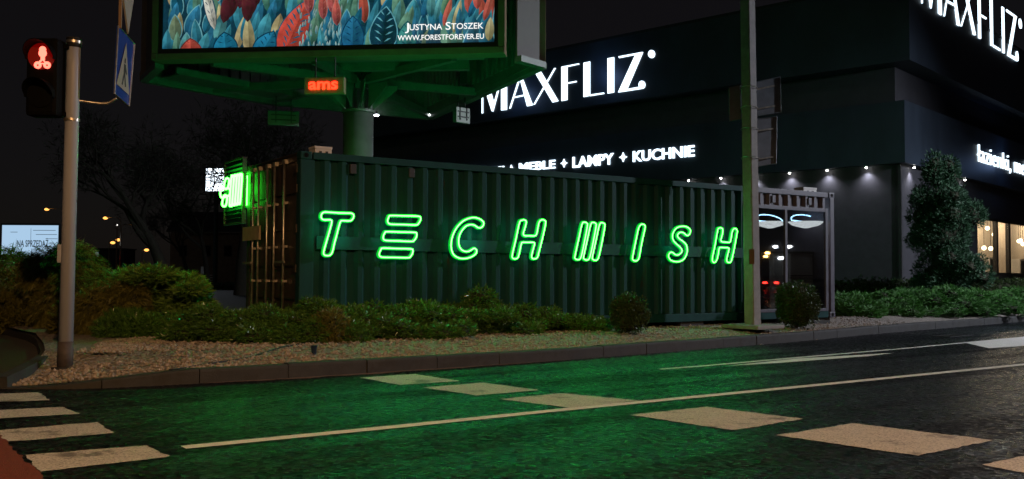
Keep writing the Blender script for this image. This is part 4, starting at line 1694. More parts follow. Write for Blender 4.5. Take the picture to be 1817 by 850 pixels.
MB().prism([uvp(.5, .12, .003), uvp(.92, .84, .003), uvp(.08, .84, .003)], nn*.003).build('triangle', M['signwhite'], bs)
fg = MB()
for pts in ([(.47, .36), (.53, .36), (.54, .43), (.46, .43)], [(.44, .45), (.57, .45), (.56, .60), (.46, .60)], [(.46, .60), (.52, .60), (.44, .78), (.38, .78)], [(.50, .60), (.56, .60), (.66, .76), (.60, .78)], [(.57, .47), (.66, .56), (.63, .59), (.55, .52)]):
    fg.prism([uvp(u, v, .007) for u, v in pts], nn*.002)
fg.build('walking_figure', M['dark'], bs)
arm = [tp+ax*(PH-.72)-c, gd(165, 182, tp.y+.1)-c, gd(190, 183, tp.y+.15)-c, gd(207, 174, tp.y+.17)-c]
MB().tube(smooth_path(arm, 6, False), .017, 8).build('bracket', M['galv'], bs, smooth=True)
a = gd(217, -70, Ys-.02)
pl = thing('warning_sign', 'narrow white triangular sign seen edge on above the blue sign', 'sign', gd(228, 0, Ys+.2))
o_ = pl.location
P = [gd(215, -40, Ys)-o_, gd(244, -42, Ys+.42)-o_, gd(228, 60, Ys+.22)-o_]
n2 = (P[1]-P[0]).cross(P[2]-P[0]).normalized()
MB().prism(P, n2*.02).build('plate', M['signwhite'], pl)
MB().beam(gd(215, -40, Ys+.02)-o_, gd(213, 50, Ys+.02)-o_, .035, .02).build('stay', M['bbframe'], pl)

# ------------------------------------------------------------------ concrete pole with the backs of two road signs
cpz = gd(1335.5, 577, 18.35)
cpo = thing('concrete_pole', 'tall square concrete pole in the gravel near the container end', 'pole', (cpz.x, cpz.y, cpz.z))
w_ = 13.3/FPX*18.35
rot = Matrix.Rotation(math.radians(40), 3, 'Z')
mb = MB()
vv = []
hp = 6.6
for z, k in ((0, 1.0), (hp, .90)):
    for a in range(8):
        an_ = math.radians(22.5+45*a)
        sq = rot @ Vector((math.copysign(1, math.cos(math.radians(45+90*(a//2)))), math.copysign(1, math.sin(math.radians(45+90*(a//2)))), 0))
    for sx, sy in ((-1, -1), (1, -1), (1, 1), (-1, 1)):
        for ch in ((0, .12), (.12, 0)):
            e = (abs(1-ch[0]), abs(1-ch[1]))
            v = Vector((sx*e[0], sy*e[1], 0))
            vv.append((v, z, k))
pts = []
for v, z, k in vv:
    u = rot @ v
    pts.append(u*(w_*.80*k)+Vector((-.07*z/hp, 0, z)))
ring1 = sorted(range(8), key=lambda i: math.atan2(pts[i].y, pts[i].x))
b_ = [pts[i] for i in ring1]
t_ = [pts[i+8] for i in ring1]
MB().add(b_+t_, [tuple(range(8))[::-1], tuple(range(8, 16))]+[(i, (i+1) % 8, 8+(i+1) % 8, 8+i) for i in range(8)]).build('shaft', M['concrete'], cpo)
MB().box((-.42, -.42, -.06), (.42, .42, .015), rot.to_4x4()).build('footing', M['concrete'], cpo, bevel=.02)
pb_ = MB()
for z in (1.16,):
    pb_.box((-.1, -.155, z), (.0, -.12, z+.28))
pb_.build('rust_patch', mat('rust_paint', (.12, .06, .03), .8), cpo)


def sign_back(px4, dY, label, bands):
    q = [gd(x, y, cpz.y+.2+dy) for (x, y), dy in zip(px4, dY)]
    c = sum(q, Vector())/4
    t = thing('road_sign', label, 'road sign', c, 0, 'backs of road signs on the concrete pole')
    q = [p-c for p in q]
    n_ = (q[1]-q[0]).cross(q[3]-q[0]).normalized()
    if n_.dot(CAM-c) < 0:
        n_ = -n_
    MB().prism(q, -n_*.012).build('plate', M['signback'], t)
    MB().tube([p+n_*.004 for p in q], .012, 6, True).build('edge_fold', M['signback'], t)
    br = MB()
    for v in bands:
        a_, b2 = q[0]*(1-v)+q[3]*v, q[1]*(1-v)+q[2]*v
        br.beam(a_*.75+b2*.25+n_*.02, a_*.12+b2*.88+n_*.02, .03, .03)
        zc = (a_*.5+b2*.5+c).z
        cc = Vector((cpz.x-.07*(zc-cpz.z)/hp, cpz.y, zc))-c
        br.tube([cc+Vector((w_*1.16*math.cos(k*math.pi/6), w_*1.16*math.sin(k*math.pi/6), .012*math.sin(k))) for k in range(12)], .008, 5, True)
    br.build('mounting_band', M['galv'], t)
    return t


sign_back([(1293.5, 156), (1384.5, 136.5), (1385.5, 198.5), (1294.5, 214.5)], (-.14, .14, .14, -.14), 'wider grey back of a road sign strapped high on the pole', (.22, .8))
sign_back([(1319, 214), (1378, 207), (1377, 290), (1319, 300)], (-.1, .1, .1, -.1), 'narrow grey back of a lower road sign strapped to the pole', (.25, .85))

# ------------------------------------------------------------------ planting
def sprays(lumps, n, seed, L=(.07, .15), W=.016, droop=0., up=.35, flat=0., ztint=True, leaflets=4, stringy=0.):
    """feathery sprays spread through ellipsoid lumps (cx,cy,cz,rx,ry,rz); returns verts, faces, tint"""
    r = np.random.default_rng(seed)
    lumps = np.array(lumps, float)
    wt_ = (lumps[:, 3]*lumps[:, 4]+lumps[:, 3]*lumps[:, 5])
    idx = r.choice(len(lumps), n, p=wt_/wt_.sum())
    l = lumps[idx]
    d = r.normal(size=(n, 3))
    d[:, 2] = np.where(d[:, 2] < 0, d[:, 2]*.55, d[:, 2])
    d /= np.linalg.norm(d, axis=1)[:, None]
    rad = r.uniform(.62, 1.06, n)**.7
    rad *= 1+.16*np.sin(d[:, 0]*7+idx*1.7)*np.cos(d[:, 1]*6+idx*2.3+d[:, 2]*5)
    P = l[:, :3]+d*l[:, 3:6]*rad[:, None]
    D = d+r.normal(size=(n, 3))*.45
    D[:, 2] = D[:, 2]*(1-flat)+up-droop
    D /= np.linalg.norm(D, axis=1)[:, None]
    S = np.cross(D, r.normal(size=(n, 3)))
    S /= np.linalg.norm(S, axis=1)[:, None]
    if flat:
        S[:, 2] *= (1-flat)
    ln = r.uniform(*L, n)
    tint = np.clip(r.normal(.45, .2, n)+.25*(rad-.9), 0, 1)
    vs_, tn = [], []
    for k in range(leaflets):
        f = 0 if k == 0 else (k-.5)/leaflets*.75
        sg_ = 0 if k == 0 else (1 if k % 2 else -1)
        dd = D if k == 0 else D*.72+S*sg_*.7
        if stringy:
            dd = dd+np.array([0, 0, -stringy])*(1+k*.2)
            dd /= np.linalg.norm(dd, axis=1)[:, None]
        l2 = ln if k == 0 else ln*(.62-.25*f)
        base = P+D*(ln*f)[:, None]
        sd_ = np.cross(dd, S+.3*D)
        sd_ /= (np.linalg.norm(sd_, axis=1)[:, None]+1e-9)
        w2 = W*(1. if k == 0 else .75)
        vs_.append(np.stack([base, base+dd*(l2*.45)[:, None]+sd_*w2*.5, base+dd*l2[:, None], base+dd*(l2*.45)[:, None]-sd_*w2*.5], 1))
        tn.append(np.clip(tint+.08*(k % 3-1), 0, 1))
    V = np.concatenate(vs_).reshape(-1, 3)
    T = np.repeat(np.concatenate(tn), 4)
    F = np.arange(len(V)).reshape(-1, 4)
    return V, F, T


def leaf_mesh(name, V, F, T, m):
    me = bpy.data.meshes.new(name)
    me.vertices.add(len(V))
    me.vertices.foreach_set('co', V.astype(np.float32).ravel())
    me.loops.add(F.size)
    me.loops.foreach_set('vertex_index', F.astype(np.int32).ravel())
    me.polygons.add(len(F))
    me.polygons.foreach_set('loop_start', (np.arange(len(F))*F.shape[1]).astype(np.int32))
    me.polygons.foreach_set('loop_total', np.full(len(F), F.shape[1], np.int32))
    me.update()
    a = me.attributes.new('tint', 'FLOAT', 'POINT')
    a.data.foreach_set('value', T.astype(np.float32))
    me.materials.append(m)
    return me


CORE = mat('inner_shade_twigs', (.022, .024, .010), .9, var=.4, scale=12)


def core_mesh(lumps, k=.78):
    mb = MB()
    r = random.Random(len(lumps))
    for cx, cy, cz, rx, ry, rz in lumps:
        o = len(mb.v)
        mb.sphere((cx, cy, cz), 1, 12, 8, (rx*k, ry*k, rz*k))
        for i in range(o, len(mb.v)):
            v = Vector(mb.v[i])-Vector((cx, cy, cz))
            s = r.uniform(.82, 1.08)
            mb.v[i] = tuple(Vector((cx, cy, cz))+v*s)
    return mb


def shrub(name, label, cat, loc, lumps, n, m, seed, group=None, rz=0., core=.78, **kw):
    t = thing(name, label, cat, loc, rz, group)
    V, F, T = sprays(lumps, n, seed, **kw)
    o = bpy.data.objects.new('foliage', leaf_mesh('foliage', V, F, T, m))
    COL.objects.link(o)
    o.parent = t
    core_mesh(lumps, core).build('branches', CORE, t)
    return t


def mound(r, h, k, seed, spread=1.):
    rr = random.Random(seed)
    out = [(0, 0, h*.42, r*.72, r*.66, h*.50)]
    for i in range(k):
        a = i*2*math.pi/k+rr.uniform(-.3, .3)
        q = r*rr.uniform(.42, .68)*spread
        hh_ = h*rr.uniform(.5, .95)
        out.append((q*math.cos(a), q*math.sin(a)*.9, hh_*.5, r*rr.uniform(.3, .46), r*rr.uniform(.28, .42), hh_*.52))
    return out


def copy_thing(o, loc, rz, label, sc=1.):
    c = o.copy()
    COL.objects.link(c)
    c.location = loc
    c.rotation_euler = (0, 0, rz)
    c.scale = (sc, sc, sc)
    c['label'] = label
    for ch in o.children:
        d = ch.copy()
        COL.objects.link(d)
        d.parent = c
    return c


def sprawl(r, h, k, seed):
    rr = random.Random(seed)
    out = [(0, 0, h*.25, r*.6, r*.55, h*.32)]
    for i in range(k):
        a = i*2.4+rr.uniform(-.3, .3)
        q = r*(rr.random()**.6)
        z = h*(1-.75*(q/r)**1.8)*rr.uniform(.62, 1.0)
        s = rr.uniform(.15, .27)*(.6+r*.5)
        out.append((q*math.cos(a), q*math.sin(a)*.92, max(z-s*.3, .06), s, s, s*rr.uniform(.4, .65)))
    return out


# front bed
G = 'spreading junipers along the container front'
fb = [(372, 612, .60, .50, 'leftmost juniper of the front bed, beside the parked gap'), (455, 612, .72, .47, 'juniper below the container door end'), (556, 611, .80, .58, 'juniper below the left container corner, olive toned'),
      (655, 607, .86, .54, 'juniper below the letter T'), (748, 604, .82, .53, 'juniper below the stacked bar letter'), (838, 599, .92, .66, 'tallest dewy juniper, below the letter C'),
      (925, 594, .86, .55, 'juniper left of the larger letter H'), (1003, 590, .72, .38, 'low juniper at the right end of the front bed')]
protoA = protoB = None
for i, (px, py, r, h, lab) in enumerate(fb):
    p = gp(px, py, .24)
    q = p+Vector((p.x, p.y, 0)).normalized()*r*.62
    q.z = bed_z(q.x, q.y)-.02
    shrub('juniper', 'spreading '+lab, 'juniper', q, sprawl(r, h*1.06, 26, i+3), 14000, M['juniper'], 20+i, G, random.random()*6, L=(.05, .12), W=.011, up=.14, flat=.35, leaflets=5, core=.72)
# one small yellowish tuft at the front
p = gp(581, 614, .23)
shrub('small_conifer', 'rounded yellowish dwarf conifer in front of the juniper row', 'conifer', (p.x, p.y+.25, bed_z(p.x, p.y+.25)-.02), mound(.34, .5, 6, 40), 3600, M['gold'], 41, None, L=(.06, .12), W=.014, up=.1, droop=.2, leaflets=5)

# boxwood balls
def ball(px, Y, r, h, zc, label):
    c = gd(px, 560, Y)
    gz = bed_z(c.x, c.y)
    rr = random.Random(px)
    lumps = [(0, 0, h*.5, r*.9, r*.9, h*.5)]
    for k in range(12):
        a = rr.random()*6.28
        e = rr.uniform(-.5, 1.)
        lumps.append((r*.42*math.cos(a), r*.42*math.sin(a), h*.5+h*.24*e, r*.5, r*.5, h*.27))
    return shrub('boxwood', label, 'boxwood', (c.x, c.y, gz-.02), lumps, 9500, M['box'], px, 'clipped round boxwoods', L=(.03, .065), W=.024, up=.1, leaflets=4, core=.88)


ball(1117, 16.55, .345, .68, 0, 'clipped boxwood ball in front of the letter I')
ball(1416, 19.3, .45, .95, 0, 'clipped boxwood ball before the glass panes')

# golden and layered shrubs at left
G2 = 'shrubs left of the container'


def lshrub(px, py, Y, lumps, n, m, seed, label, name, **kw):
    c = gd(px, py, Y)
    gz = bed_z(c.x, c.y) if Y < 21 else .13
    return shrub(name, label, 'shrub', (c.x, c.y, gz-.03), lumps, n, m, seed, G2, **kw)


lshrub(138, 560, 17.2, mound(.8, 1.15, 9, 61, .8)+[(-.1, 0, 1.1, .45, .5, .4), (-.5, .1, 1.0, .5, .5, .4)], 12500, M['gold'], 62, 'tall weeping threadleaf shrub behind the traffic light pole', 'weeping_shrub', L=(.12, .3), W=.014, up=0, droop=.5, stringy=.5, leaflets=5)
lshrub(60, 560, 19.2, mound(1.15, 1.2, 9, 63, .8)+[(-.6, 0, 1.05, .6, .6, .4)], 12500, M['juniper'], 64, 'dark weeping shrub below the white board', 'weeping_shrub', L=(.12, .3), W=.016, up=0, droop=.4, stringy=.45, leaflets=5)
lshrub(-20, 560, 18.6, mound(1.0, 1.25, 8, 65), 8000, M['gold'], 66, 'golden weeping shrub at the left frame edge', 'weeping_shrub', L=(.12, .26), W=.016, up=0, droop=.4, stringy=.4, leaflets=5)
lshrub(205, 585, 15.3, mound(.52, .88, 8, 67), 7500, M['gold'], 68, 'brownish weeping shrub beside the bright layered juniper', 'weeping_shrub', L=(.1, .2), W=.013, up=0, droop=.5, stringy=.5, leaflets=5)
lay = []
rl = random.Random(5)
for k, (dx, dz, rx) in enumerate(((-.35, .22, .42), (.25, .18, .45), (-.1, .45, .42), (.38, .5, .42), (-.2, .72, .4), (.35, .85, .34), (.05, .95, .36), (.6, .72, .25), (-.45, .9, .3), (.5, .28, .35))):
    lay.append((dx, rl.uniform(-.3, .3), dz, rx, .36, .12))
lshrub(272, 585, 15.6, lay, 9500, M['layered'], 70, 'bright green juniper with layered flat branches', 'layered_juniper', L=(.08, .18), W=.015, up=.12, flat=.5, leaflets=5, core=.7)
lshrub(140, 590, 15.6, mound(.55, .55, 8, 71), 6000, M['gold'], 72, 'low golden shrub just right of the path edge', 'golden_shrub', L=(.07, .14), W=.016, up=.25, leaflets=5)
lshrub(235, 600, 14.7, mound(.5, .42, 7, 73), 5000, M['juniper'], 74, 'low spreading shrub under the layered juniper', 'low_shrub', L=(.07, .14), W=.016, up=.25, leaflets=5)
lshrub(300, 600, 14.9, mound(.42, .38, 7, 75), 4500, M['juniper'], 76, 'low green shrub at the gap to the car park', 'low_shrub', L=(.07, .14), W=.016, up=.25, leaflets=5)
lshrub(20, 580, 17.6, mound(.7, .65, 8, 77), 6000, M['gold'], 78, 'low golden shrub at the end of the footpath', 'golden_shrub', L=(.07, .14), W=.016, up=.25, leaflets=5)

# right side: junipers, conifer, hedges
G3 = 'spreading junipers at the right'
for i, (px, Y, r, h, lab) in enumerate(((1500, 24.2, .95, .62, 'first, beside the container corner'), (1560, 25.4, 1.25, .8, 'second from the container corner'), (1640, 26.3, 1.5, .95, 'widest, below the tall conifer'), (1720, 27.4, 1.4, .88, 'right of the conifer foot'), (1800, 29.4, 1.5, .85, 'at the right frame edge'))):
    c = gd(px, 540, Y)
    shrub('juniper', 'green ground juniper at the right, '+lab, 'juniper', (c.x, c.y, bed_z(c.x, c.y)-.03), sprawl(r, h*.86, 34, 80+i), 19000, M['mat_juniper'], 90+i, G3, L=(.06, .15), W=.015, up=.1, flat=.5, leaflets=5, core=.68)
c = gd(1672, 505, 29.3)
cl = []
rc = random.Random(9)
for k in range(58):
    z = rc.uniform(.25, 4.7)
    prof = 1.25*(1-(z/5.0)**2.1)**.8*(.55+.45*min(1, z/1.1)) if z < 4.95 else .1
    a = rc.random()*6.28
    q = prof*rc.uniform(.35, .92)
    s = rc.uniform(.24, .44)*(1 if z < 3.4 else .72)
    cl.append((q*math.cos(a), q*math.sin(a), z, s, s, s*.95))
cl += [(-.2, 0, 4.4, .3, .3, .42), (.1, 0, 3.4, .5, .5, .6), (0, 0, 2.2, .8, .8, .9), (0, 0, 1, .85, .85, .9), (.95, 0, 2.9, .35, .3, .45)]
tr = shrub('conifer_tree', 'tall dark green conifer beside the building corner', 'tree', (c.x, c.y, .24), cl, 30000, M['conifer'], 101, None, L=(.07, .17), W=.024, up=.45, leaflets=4, core=.66)
MB().tube([(0, 0, -.1), (0, 0, 3.5)], [.14, .05], 10).build('trunk', M['bark'], tr)
for (px0, px1, Y, h, lab) in ((1478, 1612, 31.0, 1.0, 'dark clipped hedge along the left facade foot'), (1735, 1850, 33.5, 1.05, 'dark clipped hedge below the lit windows')):
    p, q = gd(px0, 500, Y), gd(px1, 500, Y+(1.2 if px0 > 1600 else 0.4))
    mid = (p+q)/2
    lumps = []
    k = int((q-p).length/.38)
    for i in range(k+1):
        e = p.lerp(q, i/k)-mid
        lumps.append((e.x, e.y+random.uniform(-.08, .08), h*.46, .34, .36, h*.5*random.uniform(.94, 1.05)))
    shrub('hedge', lab, 'hedge', (mid.x, mid.y, .2), lumps, 6500, M['box'], int(px0), None, L=(.06, .12), W=.035, up=.15, leaflets=4, core=.85)

# small lamp and cable in the gravel, fallen leaf
p = gp(557, 630, .2)
t = thing('garden_spotlight', 'small dark spotlight standing in the gravel by the kerb', 'spotlight', (p.x, p.y, bed_z(p.x, p.y)-.01))
MB().tube([(0, 0, 0), (0, 0, .06), (0, 0, .12)], [.03, .035, .045], 12).build('body', mat('blue_black', (.01, .02, .05), .3), t)
MB().tube([(0, 0, -.02), (0, 0, .0)], .05, 10).build('base', M['black'], t)
cab = [gp(x, y, .19) for x, y in ((300, 652), (380, 644), (440, 638), (500, 628), (545, 622))]
c0 = cab[2].copy()
cpts = [Vector((q.x-c0.x, q.y-c0.y, bed_z(q.x, q.y)+.012-c0.z)) for q in smooth_path(cab, 6, False)]
o = MB().tube(cpts, .009, 6).build('cable', M['rubber'], None, smooth=True)
o.location = c0
tag(o, 'thin black cable lying across the gravel to the small spotlight', 'cable')
for k, (px, py, rz, lab) in enumerate(((1352, 612, .4, 'pale fallen leaf on the road before the concrete pole'), (1450, 603, 1.2, 'brownish fallen leaf near the kerb at the right'), (984, 632, 2., 'small fallen leaf at the foot of the kerb'))):
    p = gp(px, py, .006)
    o = MB().add([(-.05, 0, .0), (-.02, .022, .012), (.02, .026, .014), (.06, 0, .004), (.02, -.024, .012), (-.02, -.02, .01)], [(0, 1, 2, 3, 4, 5)]).build('fallen_leaf', M['tan'] if k else M['white'])
    o.location = p
    o.rotation_euler = (0, 0, rz)
    tag(o, lab, 'leaf', 'fallen leaves on the road')

# ------------------------------------------------------------------ far left: trees, lamps, board, car, railings
def bare_tree(name, label, px, py, Y, h, seed, trunk_r, spread=.55):
    c = gd(px, py, Y)
    t = thing(name, label, 'tree', (c.x, c.y, .1), 0, 'bare trees behind the car park')
    r = random.Random(seed)
    tk, br = MB(), MB()
    tips = []

    def grow(p, d, l, rad, lev):
        k = 4
        pts = [p]
        for i in range(k):
            d2 = (d+Vector((r.gauss(0, .12), r.gauss(0, .12), r.gauss(.02, .06)))).normalized()
            p = p+d2*l/k
            pts.append(p)
            d = d2
        (tk if lev == 0 else br).tube(pts, [rad*(1-.45*i/k) for i in range(k+1)], 7 if lev < 2 else 4, cap=False)
        if lev >= 4:
            tips.append((p, d))
            return
        for j in range(r.randint(3, 4) if lev < 3 else 3):
            a = r.random()*6.28
            side = d.orthogonal().normalized()
            side.rotate(Matrix.Rotation(a, 3, d))
            nd = (d*(1-spread*.6)+side*spread*r.uniform(.6, 1.3)+Vector((0, 0, .12))).normalized()
            grow(pts[-1] if j else pts[-2], nd, l*r.uniform(.6, .82), rad*.52, lev+1)
    grow(Vector((0, 0, 0)), Vector((r.uniform(-.05, .05), 0, 1)), h*.34, trunk_r, 0)
    tk.build('trunk', M['bark'], t, smooth=True)
    br.build('branches', M['bark'], t)
    P = np.array([tuple(p) for p, d in tips])
    lumps = [(*p, h*.07, h*.07, h*.06) for p in P]
    V, F, T = sprays(lumps, 22*len(tips), seed, L=(.3, .7), W=.03, up=.2, leaflets=3)
    o = bpy.data.objects.new('crown', leaf_mesh('crown', V, F, T, M['twig']))
    COL.objects.link(o)
    o.parent = t
    return t


bare_tree('bare_tree', 'dark bare tree with a thick trunk left of the glowing logo', 291, 505, 44, 9.5, 5, .34)
bare_tree('bare_tree', 'dark bare tree close behind the container doors', 428, 505, 52, 10.5, 8, .40)
bare_tree('bare_tree', 'smaller bare tree in front of the white lit screen', 372, 480, 62, 11, 12, .2)
bare_tree('bare_tree', 'dim tree behind the car park railing', 335, 480, 98, 9, 21, .3)


def street_lamp(px, py, Y, label, arm=1.4, light=0, lm=None, zg=0., root_xy=None):
    c = gd(px, py, Y)
    t = thing('street_lamp', label, 'street lamp', (c.x+arm, c.y, zg), 0, 'street lamps')
    h = c.z-zg
    MB().tube([(0, 0, 0), (0, 0, h*.55), (0, 0, h-.15), (-.25*arm, 0, h+.1), (-arm*.85, 0, h+.12)], [.11, .09, .06, .05, .045], 8).build('pole', M['galv'], t, smooth=True)
    hd_ = MB().box((-arm-.28, -.13, h+.06), (-arm+.28, .13, h+.18)).build('lamp_head', M['dark'], t, bevel=.03)
    MB().sphere((-arm, 0, h+.04), max(.2, .0021*Y), 12, 6, (1.2, 1, .7)).build('lamp_glass', lm or M['warmlamp'], hd_, smooth=True)
    return t


street_lamp(83, 372, 105, 'orange street lamp above the white board', 2.2)
street_lamp(187, 387.5, 125, 'orange street lamp over the far road', 2.0)
street_lamp(238, 400, 150, 'orange street lamp rightmost of the far row', -2.0)
street_lamp(210, 426, 210, 'distant orange street lamp above the car headlights', -2.)
street_lamp(200, 431, 230, 'most distant orange street lamp', 2.)
street_lamp(260, 444, 220, 'tiny distant street lamp between the trees', -1.)
t = thing('mast', 'thin lit mast between the far street lamps', 'mast', gd(206, 492, 140)*1)
MB().tube([(0, 0, 0), (0, 0, 7.6)], [.12, .07], 8).build('shaft', M['tan'], t)
MB().sphere((0, 0, 7.6), .1, 8, 6).build('tip', M['glow'], t)

# white lit board far left
c0, c1 = gd(3, 441, 62), gd(104, 400, 62)
wbd = thing('lit_board', 'wide white lit board with faint dark lettering above the shrubs', 'billboard', ((c0.x+c1.x)/2, 62, .1))
zc = wbd.location.z
w2 = (c1.x-c0.x)/2
MB().box((-w2, 0, c0.z-zc-.6), (w2, .2, c1.z-zc)).build('face', M['sign_hot'] if False else emis('board_light', (.5, .74, 1), .8), wbd)
MB().box((-w2-.08, -.02, c1.z-zc+.002), (w2+.08, .25, c1.z-zc+.12)).box((-w2-.08, -.02, c0.z-zc-.6), (-w2-.002, .25, c1.z-zc)).box((w2+.002, -.02, c0.z-zc-.6), (w2+.08, .25, c1.z-zc)).build('frame', M['dark'], wbd)
lt = text_on('NA SPRZEDAŻ', (-w2*.45, -.01, c0.z-zc+.12), (1, 0, 0), (0, 0, 1), w2*1.1, .42, .01, .01)
lt.build('words', mat('faded_print', (.16, .2, .24), .7), wbd)
ln_ = MB()
for k, (a, b, z) in enumerate(((.1, .9, .78), (.2, .95, .6), (.55, .98, .42), (-.7, -.45, .7))):
    ln_.box((a*w2, -.012, c0.z-zc+z*1.5), (b*w2, -.002, c0.z-zc+z*1.5+.03))
ln_.box((.02*w2, -.012, c0.z-zc+.5), (.03*w2, -.002, c1.z-zc-.2))
build_split(ln_, 'printed_line', mat('grey_print', (.2, .3, .3), .7), wbd)
MB().tube([(-w2*.6, .3, 0), (-w2*.6, .3, c0.z-zc)], .1, 8).tube([(w2*.6, .3, 0), (w2*.6, .3, c0.z-zc)], .1, 8).build('post', M['dark'], wbd)
# white screen behind branches
c0, c1 = gd(365, 339, 75), gd(398, 299, 75)
scn = thing('lit_screen', 'square white lit screen seen through bare branches', 'screen', ((c0.x+c1.x)/2, 75, .1))
zc = .1
w2 = (c1.x-c0.x)/2
MB().box((-w2, 0, c0.z-zc), (w2, .25, c1.z-zc)).build('face', M['sign_hot'], scn)
MB().box((-w2-.06, .02, c0.z-zc-.06), (w2+.06, .3, c0.z-zc-.002)).box((-w2-.06, .02, c1.z-zc+.002), (w2+.06, .3, c1.z-zc+.06)).build('frame', M['dark'], scn)
MB().tube([(0, .4, 0), (0, .4, c0.z-zc)], .18, 10).build('post', M['dark'], scn)
# car with headlights
cc = gd(213, 470, 118)
car = thing('car', 'oncoming dark car with bright headlights on the far road', 'car', (cc.x, cc.y, .14), .25)
bd = MB()
prof = [(-2.1, .25), (-2.1, .75), (-1.5, .9), (-.8, 1.42), (.8, 1.42), (1.5, 1.0), (2.1, .85), (2.15, .3)]
bd.prism([(-.85, y, z) for y, z in prof], (1.7, 0, 0))
bd.build('body', mat('car_paint', (.03, .03, .035), .25, coat=.5), car, bevel=.05)
for s in (-1, 1):
    for y in (-1.35, 1.35):
        MB().tube([(s*.86, y, .32), (s*.68, y, .32)], .32, 16).build('wheel', M['rubber'], car)
    MB().sphere((s*.6, -2.12, .68), .14, 10, 6, (1.2, .4, .8)).build('headlight', emis('headlight', (1, .95, .85), 90), car, smooth=True)
for s_ in (-1, 1):
    MB().box((s_*.55-.2, 2.13, .62), (s_*.55+.2, 2.19, .78)).build('tail_light', M['tail'], car)
MB().add([(-.75, -1.47, .95), (.75, -1.47, .95), (.65, -.84, 1.38), (-.65, -.84, 1.38)], [(0, 1, 2, 3)]).build('windscreen', M['black'], car)
hl = bpy.data.lights.new('headlight_beam', 'SPOT')
hl.energy = 2500
hl.spot_size = math.radians(70)
hl.color = (.9, .95, 1)
ho = bpy.data.objects.new('headlight_beam', hl)
COL.objects.link(ho)
ho.parent = car
ho.location = (0, -2.4, .75)
ho.rotation_euler = (math.radians(86), 0, math.radians(10))
# railing, small white board and building behind
a, b = gd(330, 495, 92), gd(378, 495, 92)
rl_ = thing('railing', 'low pale railing across the car park', 'railing', (a.x, 92, .14))
LN = b.x-a.x
mb = MB()
for z in (.55, .8, 1.05):
    mb.tube([(0, 0, z), (LN, 0, z)], .03, 6)
mb.build('rail', M['white'], rl_)
mb = MB()
for k in range(4):
    mb.tube([(LN*k/3, 0, 0), (LN*k/3, 0, 1.08)], .035, 6)
mb.build('post', M['white'], rl_)
c = gd(362.5, 479, 85)
t = thing('notice_board', 'small pale notice board on a post by the railing', 'notice board', (c.x, 85, .14))
MB().box((-.3, -.02, c.z-.5), (-.01, .02, c.z+.15)).box((.01, -.02, c.z-.5), (.3, .02, c.z+.15)).build('plate', M['white'], t)
MB().tube([(0, .05, 0), (0, .05, c.z)], .04, 8).build('post', M['dark'], t)
a, b = gd(203, 495, 112), gd(240, 495, 112)
rl_ = thing('fence', 'low picket fence beside the far road', 'fence', (a.x, 112, .14))
LN = b.x-a.x
mb = MB()
for k in range(12):
    mb.box((LN*k/11-.05, 0, 0), (LN*k/11+.05, .03, 1.25))
mb.build('picket', M['white'], rl_)
MB().box((0, .035, .35), (LN, .06, .43)).box((0, .035, .95), (LN, .06, 1.03)).build('rail', M['white'], rl_)
c = gd(350, 470, 120)
t = thing('brick_house', 'dim brown house behind the bare trees', 'house', (c.x, c.y, .1))
MB().box((-3.4, 0, 0), (5.5, 7, 6.4)).build('wall', mat('brown_render', (.13, .085, .06), .9, var=.3, scale=2), t)
MB().prism([(-3.8, -.4, 6.41), (5.9, -.4, 6.41), (5.9, 3.5, 9), (-3.8, 3.5, 9)], (0, 0, .2)).build('roof', M['dark'], t)
for x in (-1.8, 1.2, 3.8):
    f = MB().box((x-.5, -.04, 3.4), (x+.5, -.005, 4.8)).build('window', M['dark'], t)
    MB().box((x-.42, -.06, 3.48), (x+.42, -.042, 4.72)).build('pane', M['black'], f)
for k, (px, py, Y, lab) in enumerate(((182, 411, 265, 'dim far block with one lit window between the lamps'), (400, 480, 160, 'low dark far block behind the second tree'))):
    c = gd(px, py, Y)
    t = thing('far_house', lab, 'house', (c.x, c.y, .1))
    MB().box((-7, 0, 0), (6, 8, 8 if k == 0 else 5)).build('wall', M['clad2'], t)
    MB().box((-7.3, -.3, 8.01 if k == 0 else 5.01), (6.3, 8.3, 8.3 if k == 0 else 5.3)).build('roof', M['dark'], t)
    if k == 0:
        f = MB().box((-2.6, -.05, 5.5), (-.9, -.005, 7.3)).build('window', M['dark'], t)
        MB().box((-2.5, -.07, 5.6), (-1.0, -.052, 7.2)).build('pane', emis('far_window', (.6, .75, 1), .2), f)
c = gd(310, 506, 70)
t = thing('hedge', 'low dark hedge edging the car park', 'hedge', (c.x+2.6, c.y, .12))
lumps = [(x, 0, .2, .45, .35, .3) for x in np.arange(-2.6, 2.9, .5)]
V, F, T = sprays(lumps, 2500, 5, L=(.1, .2), W=.05, leaflets=3)
o = bpy.data.objects.new('foliage', leaf_mesh('foliage', V, F, T, M['conifer']))
COL.objects.link(o)
o.parent = t
core_mesh(lumps, .85).build('branches', CORE, t)

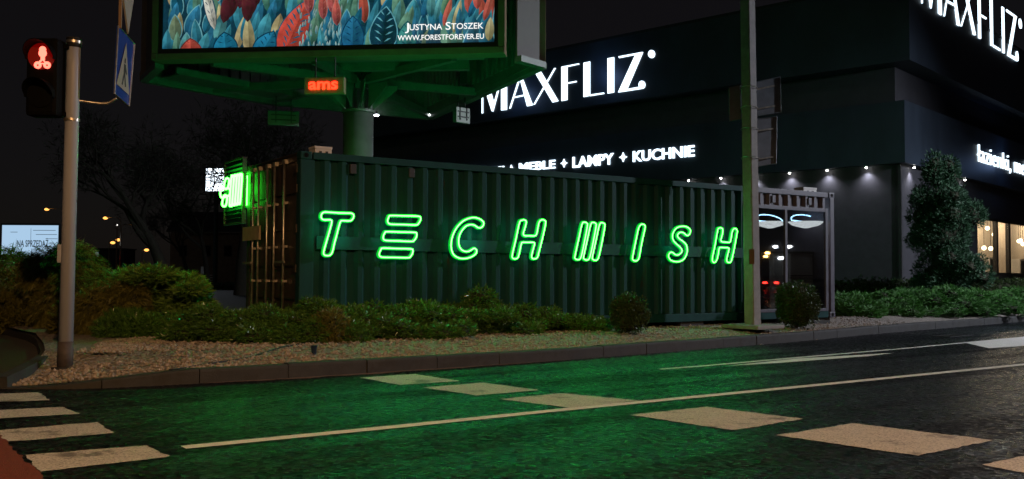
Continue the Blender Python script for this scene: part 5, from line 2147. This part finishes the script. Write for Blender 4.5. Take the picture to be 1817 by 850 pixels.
# ------------------------------------------------------------------ the two street lamps that light the crossing (out of the picture, as real posts)
def near_lamp(x, y, h, tx, ty, watts, col, label, size=150, m=None):
    t = thing('street_lamp', label, 'street lamp', (x, y, 0), math.atan2(ty-y, tx-x), 'street lamps')
    MB().tube([(0, 0, 0), (0, 0, h*.6), (0, 0, h-.2), (.4, 0, h+.1), (1.6, 0, h+.15)], [.12, .1, .07, .06, .05], 12).build('pole', M['galv'], t, smooth=True)
    hd_ = MB().box((1.5, -.16, h+.1), (2.2, .16, h+.24)).build('lamp_head', M['dark'], t, bevel=.04)
    MB().box((1.6, -.12, h+.06), (2.1, .12, h+.098)).build('lamp_glass', m, hd_)
    l = bpy.data.lights.new('street_light', 'SPOT')
    l.energy = watts
    l.color = col
    l.spot_size = math.radians(size)
    l.spot_blend = .6
    l.shadow_soft_size = .18
    o = bpy.data.objects.new('street_light', l)
    COL.objects.link(o)
    o.parent = t
    o.location = (1.85, 0, h+.03)
    o.rotation_euler = (0, math.radians(-38), 0)
    return t


near_lamp(3.3, -7.1, 8.8, -1.5, 9., LAMP_W, (1, .54, .23), 'warm street lamp across the road near the crossing', 96, M['nearlamp'])
near_lamp(25., 21., 9., 14., 23., LAMP_C, (.84, .88, 1), 'whiter street lamp across the road at the right', 140, M['whitelamp'])
def mirrored(px, py, R):                   # where the thing seen in the pane at that spot stands
    q = gpl(px, py, CO, CN)
    d = ray(px, py).normalized()
    d = d-CN*(2*d.dot(CN))
    return q+d*R


for k, (px, py, R) in enumerate(((1362, 449, 190), (1376, 438, 215), (1359, 455, 230), (1400.5, 438, 200), (1386, 458, 170))):
    p = mirrored(px, py, R)
    x, y, h = p.x-1.6*math.cos(2), p.y-1.6*math.sin(2), p.z
    t = thing('street_lamp', 'far street lamp, %s in the container glass' % ('brightest orange one mirrored', 'white one mirrored beside it', 'orange one mirrored lowest', 'white one mirrored in the right pane', 'small white one mirrored')[k], 'street lamp', (x, y, 0), 2.0, 'street lamps')
    MB().tube([(0, 0, 0), (0, 0, h-.2), (.4, 0, h+.1), (1.4, 0, h+.12)], [.12, .07, .06, .05], 8).build('pole', M['galv'], t, smooth=True)
    hd_ = MB().box((1.3, -.15, h+.06), (1.9, .15, h+.2)).build('lamp_head', M['dark'], t)
    MB().sphere((1.6, 0, h+.0), .42, 10, 6, (1.4, 1, .6)).build('lamp_glass', emis('far_lamp', (1, .55, .15) if k in (0, 2) else (.9, .95, 1), 30), hd_, smooth=True)
p = mirrored(1377, 503, 78)
c2 = copy_thing(car, (p.x, p.y, .0), math.radians(95), 'dark car with red tail lights mirrored in the container glass')
bpy.context.view_layer.update()
